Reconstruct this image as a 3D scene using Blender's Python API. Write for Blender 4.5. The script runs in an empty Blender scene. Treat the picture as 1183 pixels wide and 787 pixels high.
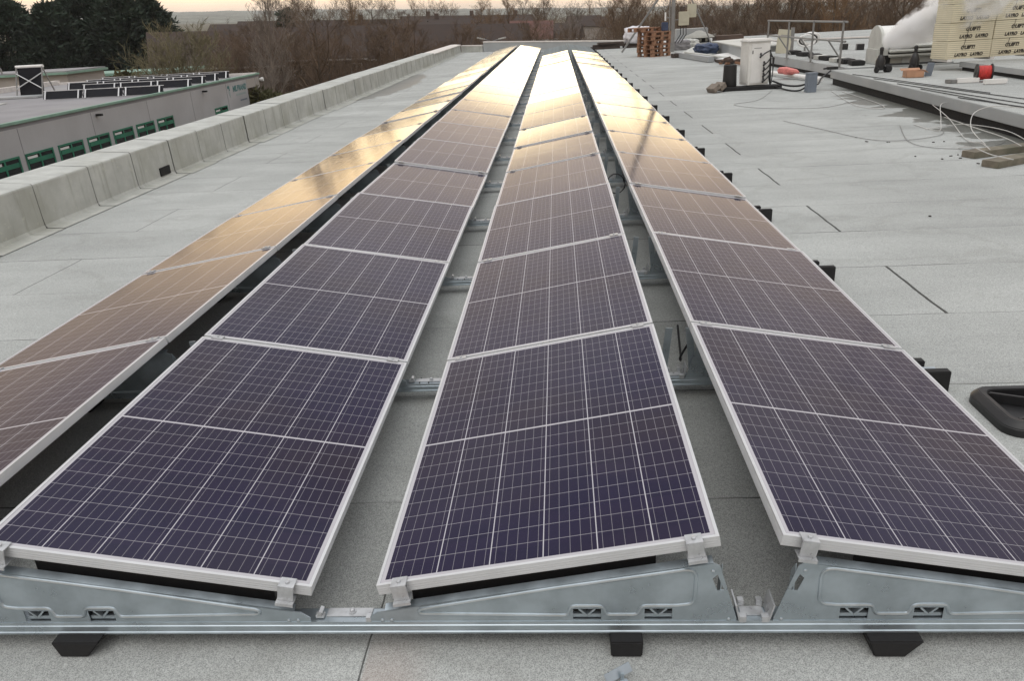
import bpy, bmesh, math, random
from mathutils import Vector, Matrix, noise as mnoise

SC = bpy.context.scene
COL = SC.collection
R = math.radians

# ------------------------------------------------------------------ camera
SLOPE = 0.039                      # the roof falls gently to the left
T = Matrix.Rotation(-SLOPE, 4, 'Y')   # roof frame -> world
cam_d = bpy.data.cameras.new('camera')
cam = bpy.data.objects.new('camera', cam_d); COL.objects.link(cam)
pit, yaw, rol = 0.3978, -0.0572, 0.0139
R0 = Vector((math.cos(yaw), -math.sin(yaw), 0)); F0 = Vector((math.sin(yaw), math.cos(yaw), 0)); Z0 = Vector((0, 0, 1))
Fw = F0 * math.cos(pit) - Z0 * math.sin(pit)
Up = Z0 * math.cos(pit) + F0 * math.sin(pit)
Rt = R0 * math.cos(rol) - Up * math.sin(rol)
Up2 = R0 * math.sin(rol) + Up * math.cos(rol)
M = Matrix.Identity(4)
for i in range(3):
    M[i][0] = Rt[i]; M[i][1] = Up2[i]; M[i][2] = -Fw[i]; M[i][3] = (0.5337, -1.8901, 1.79)[i]
cam.matrix_world = M
cam_d.sensor_width = 36; cam_d.lens = 899.47 / 1183 * 36
cam_d.clip_end = 9000; cam_d.clip_start = 0.05
SC.camera = cam

# ------------------------------------------------------------------ render look
SC.view_settings.view_transform = 'Standard'; SC.view_settings.look = 'None'
SC.view_settings.exposure = 0.22; SC.view_settings.gamma = 1.0
SC.cycles.max_bounces = 10; SC.cycles.diffuse_bounces = 3; SC.cycles.glossy_bounces = 3
SC.cycles.volume_bounces = 8; SC.cycles.transparent_max_bounces = 6
SC.cycles.sample_clamp_indirect = 6


class NT:
    """tiny helper to write node maths"""
    def __init__(s, tree): s.t = tree; s.l = tree.links; s.n = tree.nodes
    def put(s, sock, v):
        if hasattr(v, 'is_output'): s.l.new(v, sock)
        else: sock.default_value = v
    def m(s, op, a, b=None, c=None, clamp=False):
        n = s.n.new('ShaderNodeMath'); n.operation = op; n.use_clamp = clamp
        for i, v in enumerate((a, b, c)):
            if v is not None: s.put(n.inputs[i], v)
        return n.outputs[0]
    def step(s, v, lo, hi, a=0.0, b=1.0):
        n = s.n.new('ShaderNodeMapRange'); n.interpolation_type = 'SMOOTHSTEP'
        s.put(n.inputs[0], v); s.put(n.inputs[1], lo); s.put(n.inputs[2], hi); s.put(n.inputs[3], a); s.put(n.inputs[4], b)
        return n.outputs[0]
    def coord(s, kind='Object'):
        return s.n.new('ShaderNodeTexCoord').outputs[kind]
    def sep(s, v):
        n = s.n.new('ShaderNodeSeparateXYZ'); s.l.new(v, n.inputs[0]); return n.outputs
    def mapping(s, v, scale=(1, 1, 1), loc=(0, 0, 0)):
        n = s.n.new('ShaderNodeMapping'); s.l.new(v, n.inputs[0]); n.inputs['Scale'].default_value = scale; n.inputs['Location'].default_value = loc
        return n.outputs[0]
    def noise(s, v, scale, detail=3, rough=.55):
        n = s.n.new('ShaderNodeTexNoise'); s.l.new(v, n.inputs['Vector']); n.inputs['Scale'].default_value = scale
        n.inputs['Detail'].default_value = detail; n.inputs['Roughness'].default_value = rough
        return n.outputs[0]
    def mix(s, f, a, b, mode='MIX'):
        n = s.n.new('ShaderNodeMix'); n.data_type = 'RGBA'; n.blend_type = mode
        s.put(n.inputs[0], f)
        for i, v in ((6, a), (7, b)):
            s.put(n.inputs[i], (*v, 1) if isinstance(v, tuple) and len(v) == 3 else v)
        return n.outputs[2]
    def gray(s, v):
        n = s.n.new('ShaderNodeCombineColor')
        for i in range(3): s.put(n.inputs[i], v)
        return n.outputs[0]
    def ramp(s, v, stops):
        n = s.n.new('ShaderNodeValToRGB'); s.put(n.inputs[0], v); e = n.color_ramp.elements
        while len(e) < len(stops): e.new(1.0)
        for k, (p, c) in zip(e, stops): k.position = p; k.color = (*c, 1)
        return n.outputs[0]


# ------------------------------------------------------------------ sky: low cloud deck with a warm gap above the horizon
SUN_EL, SUN_AZ = 55.0, 200.0       # soft light through the cloud, from behind the camera
W_ = bpy.data.worlds.new('World'); SC.world = W_; W_.use_nodes = True
g = NT(W_.node_tree)
bg = W_.node_tree.nodes['Background']
sky = g.n.new('ShaderNodeTexSky'); sky.sky_type = 'NISHITA'; sky.sun_disc = False
sky.sun_elevation = R(SUN_EL); sky.sun_rotation = R(SUN_AZ); sky.dust_density = 3.0
d = g.coord('Generated'); dx, dy, dz = g.sep(d)
streak = g.noise(g.mapping(d, (2.2, 2.2, 26)), 1.6, 4, .6)
el = g.m('ADD', dz, g.m('MULTIPLY', g.m('SUBTRACT', streak, .5), g.step(dz, .02, .12, 0.0, .075)))
def S(k, *c): return tuple(v * k for v in c)
deck = g.ramp(el, [(0.0, S(1.10, 1.0, .74, .54)), (.014, S(1.12, 1.0, .77, .56)), (.032, S(1.8, 1.0, .76, .46)), (.070, S(2.1, 1.0, .70, .36)),
                   (.118, S(1.15, 1.0, .76, .54)), (.165, S(.80, 1.0, .82, .68)), (.25, S(.68, 1.0, .87, .79)), (.40, S(.62, 1.0, .95, .95)), (.58, S(.58, 1.0, .98, 1.0)), (.80, S(1.25, 1.0, 1.0, 1.0)), (1.0, S(1.2, 1.0, 1.0, 1.0))])
clump = g.noise(g.mapping(d, (1.6, 1.6, 4)), 2.0, 4, .55)
deck = g.mix(1.0, deck, g.gray(g.step(clump, .3, .7, .86, 1.14)), 'MULTIPLY')
gl = g.n.new('ShaderNodeVectorMath'); gl.operation = 'DOT_PRODUCT'; g.l.new(d, gl.inputs[0]); gl.inputs[1].default_value = (-.02, .997, .07)
glow = g.m('POWER', g.m('MAXIMUM', gl.outputs['Value'], 0.0), 70.0)
hz_ = g.m('SQRT', g.m('SUBTRACT', 1.0, g.m('MULTIPLY', dz, dz))); fwd = g.m('DIVIDE', dy, g.m('MAXIMUM', hz_, .001))
side_dim = g.m('MULTIPLY', g.step(fwd, .80, .965, .85, 0.0), g.m('MULTIPLY', g.step(dz, .012, .05), g.step(dz, .2, .4, 1, 0)))
deck = g.mix(side_dim, deck, (.50, .405, .34))
glow = g.m('MULTIPLY', g.m('MULTIPLY', glow, g.step(el, .012, .04)), g.step(el, .075, .125, 4.0, 0.0))
deck = g.mix(1.0, deck, g.mix(1.0, g.gray(glow), (1.0, .84, .52), 'MULTIPLY'), 'ADD')
deck = g.mix(1.0, deck, (10.0, 10.0, 10.0), 'MULTIPLY')
g.l.new(g.mix(.93, sky.outputs[0], deck), bg.inputs['Color'])
bg.inputs['Strength'].default_value = 0.1

sun_d = bpy.data.lights.new('sun', 'SUN'); sun_d.energy = 0.5; sun_d.angle = R(40); sun_d.color = (1.0, .96, .9)
sun = bpy.data.objects.new('sun', sun_d); COL.objects.link(sun)
az, e_ = R(SUN_AZ), R(SUN_EL)
sun.rotation_euler = Vector((math.sin(az) * math.cos(e_), math.cos(az) * math.cos(e_), math.sin(e_))).to_track_quat('Z', 'Y').to_euler()

# ------------------------------------------------------------------ materials
def pm(name, base, rough=.6, metal=0.0, var=.16, scale=6.0, bump=0.0, bscale=60.0, tint=None, spec=.5, streak=0):
    m = bpy.data.materials.new(name); m.use_nodes = True; g = NT(m.node_tree)
    b = g.n['Principled BSDF']; c = g.coord()
    n1 = g.noise(c, scale, 5, .6)
    f = g.step(n1, .28, .72, 1 - var, 1 + var)
    colr = g.mix(1.0, (*base, 1), g.gray(f), 'MULTIPLY')
    if tint:
        colr = g.mix(g.step(g.noise(c, scale * .37, 4), .48, .72, 0, .75), colr, (*tint, 1))
    if streak:
        colr = g.mix(g.step(g.noise(g.mapping(c, (1, 5, .45)), 2.4, 5, .65), .5, .75, 0, streak), colr, (base[0] * .5, base[1] * .5, base[2] * .42, 1))
        colr = g.mix(g.step(g.noise(c, 16, 3, .6), .62, .70, 0, streak * .8), colr, (base[0] * 1.25, base[1] * 1.25, base[2] * 1.1, 1))
    g.l.new(colr, b.inputs['Base Color'])
    b.inputs['Roughness'].default_value = rough; b.inputs['Metallic'].default_value = metal
    b.inputs['Specular IOR Level'].default_value = spec
    g.l.new(g.step(n1, .3, .7, max(.02, rough - .08), min(1, rough + .08)), b.inputs['Roughness'])
    if bump:
        bn = g.n.new('ShaderNodeBump'); bn.inputs['Strength'].default_value = bump; bn.inputs['Distance'].default_value = .01
        g.l.new(g.noise(c, bscale, 4), bn.inputs['Height']); g.l.new(bn.outputs[0], b.inputs['Normal'])
    return m

MT = dict(
    alu=pm('aluminium', (.60, .615, .63), .40, .25, .06, 3),
    galv=pm('galvanised_steel', (.42, .48, .52), .34, .75, .16, 7, .02, 30),
    bright=pm('bright_steel', (.50, .515, .53), .34, .5, .14, 25),
    rubber=pm('black_rubber', (.012, .012, .013), .8, 0, .2, 30, .15, 150),
    plastic=pm('black_plastic', (.014, .014, .015), .45, 0, .2, 20),
    dark=pm('dark_void', (.01, .01, .01), .9, 0, .1),
    cable=pm('black_cable', (.015, .015, .016), .5, 0, .1),
    pale_cable=pm('pale_cable', (.5, .5, .48), .5, 0, .12),
    felt_wall=pm('grey_felt_upstand', (.44, .45, .42), .9, 0, .13, 3, .25, 170, (.33, .335, .29), streak=.5),
    felt_top=pm('pale_felt_cap', (.46, .475, .455), .9, 0, .12, 4, .25, 170, (.38, .39, .36), streak=.35),
    seam=pm('bitumen_seam', (.045, .045, .043), .7, 0, .3, 12),
    coping=pm('pale_coping', (.62, .59, .56), .6, 0, .1, 5),
    clad=pm('grey_cladding', (.46, .46, .47), .5, .1, .07, .6, streak=.15),
    clad_b=pm('beige_cladding', (.42, .39, .36), .55, 0, .08, .8),
    green=pm('green_trim', (.22, .36, .29), .5, 0, .15, 1.5),
    green_d=pm('dark_green_frame', (.025, .17, .105), .45, 0, .2, 3),
    lb_roof=pm('grey_membrane', (.24, .235, .245), .7, 0, .15, .7, 0, 60, (.30, .30, .30)),
    collector=pm('black_collector', (.008, .009, .013), .5, 0, .2, 2, spec=.15),
    white=pm('white_paint', (.76, .76, .74), .45, 0, .06, 3),
    dirty_white=pm('weathered_white_sheet', (.52, .53, .50), .5, 0, .12, 3, 0, 60, (.42, .43, .41)),
    grey_sheet=pm('grey_sheet_metal', (.36, .38, .39), .5, .2, .08, 2, 0, 60, (.44, .45, .45)),
    cab=pm('cabinet_paint', (.70, .70, .67), .45, 0, .07, 3, 0, 60, (.60, .59, .53)),
    beige=pm('beige_box', (.48, .46, .36), .5, 0, .08, 3),
    pallet=pm('pallet_wood', (.27, .145, .085), .8, 0, .35, 5, .2, 40, (.17, .095, .06)),
    darkwood=pm('dark_wet_timber', (.055, .04, .033), .8, 0, .35, 5, .2, 40),
    oldwood=pm('weathered_timber', (.17, .15, .115), .85, 0, .3, 7, .4, 60, (.11, .11, .075)),
    brickblk=pm('grey_brown_block', (.20, .17, .14), .9, 0, .25, 14, .3, 90),
    board=pm('insulation_board', (.72, .675, .51), .7, 0, .05, 3),
    board_edge=pm('board_joint', (.24, .21, .14), .8, 0, .1, 5),
    ink=pm('black_ink', (.018, .016, .015), .7, 0, .1),
    red=pm('red_cable', (.50, .035, .03), .5, 0, .2, 30),
    pink=pm('pink_bag', (.62, .20, .18), .5, 0, .2, 14),
    card=pm('cardboard', (.42, .24, .15), .8, 0, .15, 6),
    blue=pm('blue_tarpaulin', (.035, .055, .11), .5, 0, .3, 6, .3, 20),
    wrap=pm('white_wrap', (.66, .65, .68), .4, 0, .12, 6, .5, 14),
    post=pm('grey_post_paint', (.17, .20, .24), .5, 0, .1, 5),
    pole=pm('galvanised_pole', (.25, .25, .245), .5, .4, .12, 8),
    dome=pm('grey_dome', (.30, .30, .27), .6, 0, .1, 5, 0, 60, (.24, .24, .21)),
    brick=pm('brown_brick', (.085, .058, .045), .9, 0, .2, 1.2),
    tile=pm('brown_roof_tile', (.042, .027, .021), .85, 0, .25, .9),
    tile_r=pm('red_roof_tile', (.10, .045, .036), .85, 0, .25, 1),
    render=pm('pale_render', (.40, .37, .34), .8, 0, .15, 1),
    glassd=pm('dark_window_glass', (.02, .022, .024), .12, 0, .2, 1),
    frame=pm('window_white', (.45, .43, .40), .5, 0, .1, 2),
    bark=pm('grey_bark', (.085, .07, .055), .9, 0, .3, 2),
    bark_p=pm('pale_birch_bark', (.21, .175, .145), .9, 0, .3, 2),
    twig=pm('brown_twigs', (.118, .078, .048), .9, 0, .35, .5),
    twig_o=pm('warm_twigs', (.17, .105, .055), .9, 0, .35, .5),
    twig_g=pm('greenish_twigs', (.17, .15, .085), .9, 0, .35, .6, 0, 60, (.10, .105, .05)),
    conifer=pm('dark_needles', (.020, .036, .022), .8, 0, .6, .55, 0, 60, (.035, .055, .032)),
    sage=pm('hedge_leaf', (.075, .075, .028), .8, 0, .4, .9, 0, 60, (.12, .075, .03)),
    teal=pm('teal_lettering', (.06, .20, .20), .5, 0, .1),
    teal_l=pm('pale_lettering', (.33, .40, .40), .5, 0, .1),
    grime=pm('dark_debris', (.05, .047, .042), .9, 0, .4, 20),
)


def pv_material():
    """half cut polycrystalline cells under glass, in the panel's own coordinates (x 0..W, y 0..L)"""
    m = bpy.data.materials.new('solar_cells_under_glass'); m.use_nodes = True; g = NT(m.node_tree); b = g.n['Principled BSDF']
    x, y, z = g.sep(g.coord())
    mx, my, mid = .022, .024, .009
    cw = (PW - 2 * mx) / 6; half = (PL - 2 * my - mid) / 2; ch = half / 10
    u = g.m('DIVIDE', g.m('SUBTRACT', x, mx), cw)
    yl = g.m('ABSOLUTE', g.m('SUBTRACT', y, PL / 2))               # distance from the middle
    v = g.m('DIVIDE', g.m('SUBTRACT', yl, mid / 2), ch)
    def line(t, per, wid):                                             # 1 on the lines of a grid
        f = g.m('ABSOLUTE', g.m('SUBTRACT', g.m('FRACT', t), .5))
        return g.m('GREATER_THAN', f, .5 - wid / per / 2)
    col = line(u, cw, .0034); row = line(v, ch, .0021)
    bus = line(g.m('ADD', g.m('MULTIPLY', g.m('FRACT', u), 5.0), .5), cw / 5, .0015)
    out = g.m('MAXIMUM', g.m('MAXIMUM', g.m('LESS_THAN', u, 0.0), g.m('GREATER_THAN', u, 6.0)),
              g.m('MAXIMUM', g.m('LESS_THAN', v, 0.0), g.m('GREATER_THAN', v, 10.0)))
    midl = g.m('LESS_THAN', v, 0.0)
    white = g.m('MAXIMUM', g.m('MAXIMUM', col, g.m('MULTIPLY', row, .62)), out)
    cell = g.n.new('ShaderNodeCombineXYZ'); g.l.new(g.m('FLOOR', u), cell.inputs[0]); g.l.new(g.m('FLOOR', g.m('DIVIDE', y, ch)), cell.inputs[1])
    oi = g.n.new('ShaderNodeObjectInfo'); g.l.new(g.m('MULTIPLY', oi.outputs['Random'], 50.0), cell.inputs[2])
    wn = g.n.new('ShaderNodeTexWhiteNoise'); g.l.new(cell.outputs[0], wn.inputs['Vector'])
    crys = g.n.new('ShaderNodeTexVoronoi'); g.l.new(g.coord(), crys.inputs['Vector']); crys.inputs['Scale'].default_value = 70
    crysv = g.sep(crys.outputs['Color'])[0]
    tone = g.m('ADD', g.m('MULTIPLY', wn.outputs['Value'], .35), g.m('MULTIPLY', crysv, .15))
    base = g.mix(tone, (.0060, .0045, .030), (.018, .011, .042))
    tint = g.noise(g.mapping(g.coord(), (1.0, 1.0, 1)), 1.1, 2)
    base = g.mix(g.step(tint, .34, .70, 0, .55), base, (.024, .0145, .019))
    base = g.mix(g.m('MULTIPLY', bus, .70), base, (.30, .29, .31))
    base = g.mix(white, base, (.46, .45, .48))
    dust = g.noise(g.mapping(g.coord(), (1, 1, 1)), 3.0, 5)
    base = g.mix(g.step(dust, .45, .8, .0, .014), base, (.35, .33, .30))
    g.l.new(base, b.inputs['Base Color'])
    b.inputs['Roughness'].default_value = .07
    g.l.new(g.step(dust, .4, .75, .09, .12), b.inputs['Roughness'])
    b.inputs['IOR'].default_value = 1.36
    return m


def felt_material():
    """mineral roofing felt: grains, 0.97 m rolls with laps, alternate end laps, a damp patch by the parapet"""
    m = bpy.data.materials.new('mineral_roofing_felt'); m.use_nodes = True; g = NT(m.node_tree); b = g.n['Principled BSDF']
    c = g.coord(); x, y, z = g.sep(c)
    grain = g.noise(c, 290, 2, .75)
    fine = g.noise(c, 70, 3, .6)
    blot = g.noise(c, .55, 5, .6); blot2 = g.noise(g.mapping(c, (.35, 1.6, 1)), 1.3, 5, .6)
    base = g.mix(g.step(grain, .33, .67), (.240, .250, .242), (.525, .543, .528))
    base = g.mix(1.0, base, g.gray(g.step(fine, .3, .7, .92, 1.08)), 'MULTIPLY')
    base = g.mix(1.0, base, g.gray(g.step(blot, .3, .7, .90, 1.08)), 'MULTIPLY')
    base = g.mix(1.0, base, g.gray(g.step(blot2, .3, .7, .93, 1.06)), 'MULTIPLY')
    wob = g.m('MULTIPLY', g.m('SUBTRACT', g.noise(c, 3.0, 3), .5), .03)
    rolls = g.m('DIVIDE', g.m('ADD', g.m('SUBTRACT', y, .78), wob), .97)
    rid = g.m('FLOOR', rolls)
    wn = g.n.new('ShaderNodeTexWhiteNoise'); wn.noise_dimensions = '1D'; g.l.new(rid, wn.inputs['W'])
    base = g.mix(1.0, base, g.gray(g.step(wn.outputs['Value'], 0, 1, .965, 1.035)), 'MULTIPLY')
    lap = g.m('GREATER_THAN', g.m('ABSOLUTE', g.m('SUBTRACT', g.m('FRACT', rolls), .5)), .4945)
    lap = g.m('MULTIPLY', lap, g.step(g.noise(g.mapping(c, (.8, 3, 1)), 1.1, 3), .42, .60, .22, .9))
    wx = g.m('ADD', x, wob)
    odd = g.m('GREATER_THAN', g.m('FRACT', g.m('MULTIPLY', rid, .5)), .25)
    ends = g.m('MULTIPLY', g.m('LESS_THAN', g.m('ABSOLUTE', g.m('SUBTRACT', wx, 2.95)), .010), g.m('SUBTRACT', 1.0, odd))
    ends2 = g.m('MULTIPLY', g.m('LESS_THAN', g.m('ABSOLUTE', g.m('SUBTRACT', wx, -3.72)), .006), odd)
    joint = g.m('MULTIPLY', g.m('LESS_THAN', g.m('ABSOLUTE', g.m('ADD', wx, .045)), .003), g.m('LESS_THAN', y, .78))
    lines = g.m('MAXIMUM', g.m('MAXIMUM', lap, g.m('MULTIPLY', ends, .9)), g.m('MAXIMUM', g.m('MULTIPLY', ends2, .6), g.m('MULTIPLY', joint, .8)))
    base = g.mix(lines, base, (.035, .034, .032))
    pink = g.m('MULTIPLY', g.m('MULTIPLY', g.step(x, -.045, -.035), g.step(x, .04, .22, 1, 0)), g.step(y, -.3, .2, .45, 0))
    base = g.mix(pink, base, (.36, .26, .22))
    ex = g.m('DIVIDE', g.m('ADD', x, 4.65), .85); ey = g.m('DIVIDE', g.m('SUBTRACT', y, 23.5), 5.2)
    rr = g.m('ADD', g.m('ADD', g.m('MULTIPLY', ex, ex), g.m('MULTIPLY', ey, ey)), g.m('MULTIPLY', g.m('SUBTRACT', g.noise(c, 1.4, 4), .5), 1.1))
    wet = g.step(rr, .86, .93, .85, 0)
    edge = g.m('SUBTRACT', g.m('ADD', 6.30, g.m('MULTIPLY', y, .029)), x)
    wet = g.m('MAXIMUM', wet, g.m('MULTIPLY', g.step(g.m('SUBTRACT', edge, g.m('MULTIPLY', g.m('SUBTRACT', g.noise(g.mapping(c, (1, 1.6, 1)), 1.0, 4), .36), 2.4)), .10, .16, 1, 0),
                                      g.m('MULTIPLY', g.step(y, 6.8, 8.5), g.step(y, 15.5, 16.6, 1, 0))))
    wet = g.m('MULTIPLY', wet, g.m('LESS_THAN', z, .0))
    ring = g.m('ABSOLUTE', g.m('SUBTRACT', g.noise(g.mapping(c, (1, 1.3, 1)), .42, 4, .5), .53))
    base = g.mix(g.step(ring, .0, .018, .16, 0), base, (.20, .20, .18))
    base = g.mix(g.step(g.noise(c, 1.7, 6, .7), .62, .74, 0, .22), base, (.22, .22, .20))
    base = g.mix(g.m('MULTIPLY', wet, .80), base, (.085, .085, .07))
    g.l.new(base, b.inputs['Base Color'])
    g.l.new(g.step(wet, 0, 1, .92, .38), b.inputs['Roughness']); b.inputs['Specular IOR Level'].default_value = .3
    bn = g.n.new('ShaderNodeBump'); bn.inputs['Strength'].default_value = .5; bn.inputs['Distance'].default_value = .004
    g.l.new(g.m('ADD', g.m('MULTIPLY', grain, .8), g.m('MULTIPLY', lines, -1.5)), bn.inputs['Height']); g.l.new(bn.outputs[0], b.inputs['Normal'])
    return m


def ground_material():
    m = bpy.data.materials.new('winter_ground'); m.use_nodes = True; g = NT(m.node_tree); b = g.n['Principled BSDF']; c = g.coord()
    n = g.noise(c, .035, 6, .6); n2 = g.noise(c, .5, 4)
    base = g.ramp(n, [(.3, (.055, .045, .03)), (.5, (.075, .065, .035)), (.62, (.09, .085, .045)), (.75, (.06, .05, .04))])
    base = g.mix(1.0, base, g.gray(g.step(n2, .3, .7, .7, 1.25)), 'MULTIPLY')
    g.l.new(base, b.inputs['Base Color']); b.inputs['Roughness'].default_value = .95
    return m


def hill_material():
    m = bpy.data.materials.new('fields_and_woods'); m.use_nodes = True; g = NT(m.node_tree); b = g.n['Principled BSDF']; c = g.coord()
    n = g.noise(g.mapping(c, (.7, 1.2, 3)), .022, 5, .7)
    base = g.ramp(n, [(.40, (.02, .025, .022)), (.49, (.07, .08, .06)), (.53, (.28, .30, .25)), (.62, (.03, .035, .03))])
    g.l.new(base, b.inputs['Base Color']); b.inputs['Roughness'].default_value = .95
    return m


# ------------------------------------------------------------------ mesh builder
class MB:
    def __init__(s): s.v = []; s.f = []; s.mi = []
    def add(s, vs, fs, mi=0):
        o = len(s.v); s.v += [tuple(v) for v in vs]; s.f += [tuple(i + o for i in f) for f in fs]; s.mi += [mi] * len(fs); return s
    def box(s, c, size, rot=(0, 0, 0), mi=0, taper=1.0):
        hx, hy, hz = (k / 2 for k in size)
        vs = [Vector((sx * hx * (taper if sz > 0 else 1), sy * hy * (taper if sz > 0 else 1), sz * hz)) for sz in (-1, 1) for sy in (-1, 1) for sx in (-1, 1)]
        E = Matrix.Rotation(rot[2], 3, 'Z') @ Matrix.Rotation(rot[1], 3, 'Y') @ Matrix.Rotation(rot[0], 3, 'X')
        return s.add([E @ v + Vector(c) for v in vs], [(0, 2, 3, 1), (4, 5, 7, 6), (0, 1, 5, 4), (2, 6, 7, 3), (0, 4, 6, 2), (1, 3, 7, 5)], mi)
    def span(s, a, b, mi=0):
        return s.box([(p + q) / 2 for p, q in zip(a, b)], [abs(q - p) for p, q in zip(a, b)], mi=mi)
    def prism(s, pts, axis, lo, hi, mi=0):
        """polygon in the plane across axis ('x','y','z'), extruded lo..hi"""
        n = len(pts)
        def P(p, t): return {'x': (t, p[0], p[1]), 'y': (p[0], t, p[1]), 'z': (p[0], p[1], t)}[axis]
        vs = [P(p, lo) for p in pts] + [P(p, hi) for p in pts]
        return s.add(vs, [tuple(range(n))[::-1], tuple(range(n, 2 * n))] + [(i, (i + 1) % n, n + (i + 1) % n, n + i) for i in range(n)], mi)
    def tube(s, pts, r, n=8, mi=0, close=False):
        pts = [Vector(p) for p in pts]; rs = r if isinstance(r, (list, tuple)) else [r] * len(pts)
        rings = []; m = len(pts); prev = None
        for i, p in enumerate(pts):
            if close: t = (pts[(i + 1) % m] - pts[i - 1])
            else: t = pts[min(i + 1, m - 1)] - pts[max(i - 1, 0)]
            t.normalize()
            a = prev if prev is not None else (Vector((0, 0, 1)) if abs(t.z) < .9 else Vector((1, 0, 0)))
            a = (a - t * a.dot(t)).normalized(); prev = a; b = t.cross(a)
            rings.append([p + (a * math.cos(2 * math.pi * k / n) + b * math.sin(2 * math.pi * k / n)) * rs[i] for k in range(n)])
        vs = [v for ring in rings for v in ring]; fs = []
        for i in range(m if close else m - 1):
            j = (i + 1) % m
            fs += [(i * n + k, i * n + (k + 1) % n, j * n + (k + 1) % n, j * n + k) for k in range(n)]
        if not close: fs += [tuple(range(n))[::-1], tuple(range((m - 1) * n, m * n))]
        return s.add(vs, fs, mi)
    def lathe(s, prof, c=(0, 0, 0), axis='z', n=20, mi=0, a0=0.0, a1=2 * math.pi):
        full = abs(a1 - a0 - 2 * math.pi) < 1e-6; k = n if full else n + 1; vs = []
        for (r, h) in prof:
            for i in range(k):
                a = a0 + (a1 - a0) * i / n; p, q = r * math.cos(a), r * math.sin(a)
                v = {'z': (p, q, h), 'x': (h, p, q), 'y': (p, h, q)}[axis]; vs.append([v[j] + c[j] for j in range(3)])
        fs = [(i * k + j, i * k + (j + 1) % k, (i + 1) * k + (j + 1) % k, (i + 1) * k + j) for i in range(len(prof) - 1) for j in range(k if full else k - 1)]
        if full: fs += [tuple(range(k))[::-1], tuple(range((len(prof) - 1) * k, len(prof) * k))]
        return s.add(vs, fs, mi)
    def mesh(s, name, mats, bevel=0, smooth=False):
        me = bpy.data.meshes.new(name); me.from_pydata(s.v, [], s.f)
        for m in (mats if isinstance(mats, (list, tuple)) else [mats]): me.materials.append(MT[m] if isinstance(m, str) else m)
        me.polygons.foreach_set('material_index', s.mi)
        bm = bmesh.new(); bm.from_mesh(me); bmesh.ops.recalc_face_normals(bm, faces=bm.faces)
        if bevel:
            es = [e for e in bm.edges if len(e.link_faces) == 2 and e.calc_face_angle(0) > .5]
            bmesh.ops.bevel(bm, geom=es, offset=bevel, segments=2, affect='EDGES', clamp_overlap=True)
        bm.to_mesh(me); bm.free()
        if smooth:
            me.polygons.foreach_set('use_smooth', [True] * len(me.polygons)); me.set_sharp_from_angle(angle=R(38))
        return me
    def build(s, name, mats, parent=None, bevel=0, smooth=False):
        return ob(name, s.mesh(name, mats, bevel, smooth), parent)


TOPS = []      # top-level objects laid out in the roof's own frame
def ob(name, data, parent=None):
    o = bpy.data.objects.new(name, data); COL.objects.link(o)
    if parent is not None: o.parent = parent
    return o
def tag(o, label=None, cat=None, group=None, kind=None, far=False):
    if label: o['label'] = label
    if cat: o['category'] = cat
    if group: o['group'] = group
    if kind: o['kind'] = kind
    if not far: TOPS.append(o)
    return o
def thing(name, label, cat, loc=(0, 0, 0), rz=0.0, group=None, far=False):
    o = bpy.data.objects.new(name, None); COL.objects.link(o); o.location = loc; o.rotation_euler = (0, 0, rz)
    o.empty_display_size = .1
    return tag(o, label, cat, group, None, far)
def dup(o, label=None, loc=None, rz=None, far=False):
    def cp(a, parent):
        c = a.copy(); COL.objects.link(c)
        if parent is not None: c.parent = parent
        for ch in a.children: cp(ch, c)
        return c
    r = cp(o, None)
    if label: r['label'] = label
    if loc is not None: r.location = loc
    if rz is not None: r.rotation_euler = (0, 0, rz)
    if not far: TOPS.append(r)
    return r
NTH = ['first', 'second', 'third', 'fourth', 'fifth', 'sixth', 'seventh', 'eighth', 'ninth', 'tenth', 'eleventh', 'twelfth', 'thirteenth', 'fourteenth', 'fifteenth', 'sixteenth',
       'seventeenth', 'eighteenth', 'nineteenth', 'twentieth', 'twenty-first', 'twenty-second', 'twenty-third', 'twenty-fourth', 'twenty-fifth', 'twenty-sixth']
rnd = random.Random(4)
RZ = -.06                # level of the roof felt
GZ = -7.6                # level of the ground
HAZE = .00017

# ------------------------------------------------------------------ ground, hills, our roof
mb = MB(); mb.add([(-4500, -600, GZ), (4500, -600, GZ), (4500, 4500, GZ), (-4500, 4500, GZ)], [(0, 1, 2, 3)])
tag(mb.build('ground', ground_material()), kind='structure', far=True)

hm = MB(); nx, ny = 420, 30; vs = []
for j in range(ny):
    for i in range(nx):
        x = -3300 + 6600 * i / (nx - 1); y = 1500 + 2200 * j / (ny - 1)
        h = math.sin(j / (ny - 1) * math.pi * .5) * (31 + 10 * mnoise.noise((x * .0016, y * .001, 3.1)) + 5 * mnoise.noise((x * .006, y * .004, 1.1)) + 5 * max(0, mnoise.noise((x * .025, y * .02, 4.1))))
        vs.append((x, y, GZ - 1 + h))
hm.add(vs, [(j * nx + i, j * nx + i + 1, (j + 1) * nx + i + 1, (j + 1) * nx + i) for j in range(ny - 1) for i in range(nx - 1)])
tag(hm.build('hills', hill_material(), smooth=True), kind='structure', far=True)

FELT = felt_material()
mb = MB(); mb.span((-4.95, -9, GZ), (30, 48, RZ))
tag(mb.build('roof', FELT), kind='structure')

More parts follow.
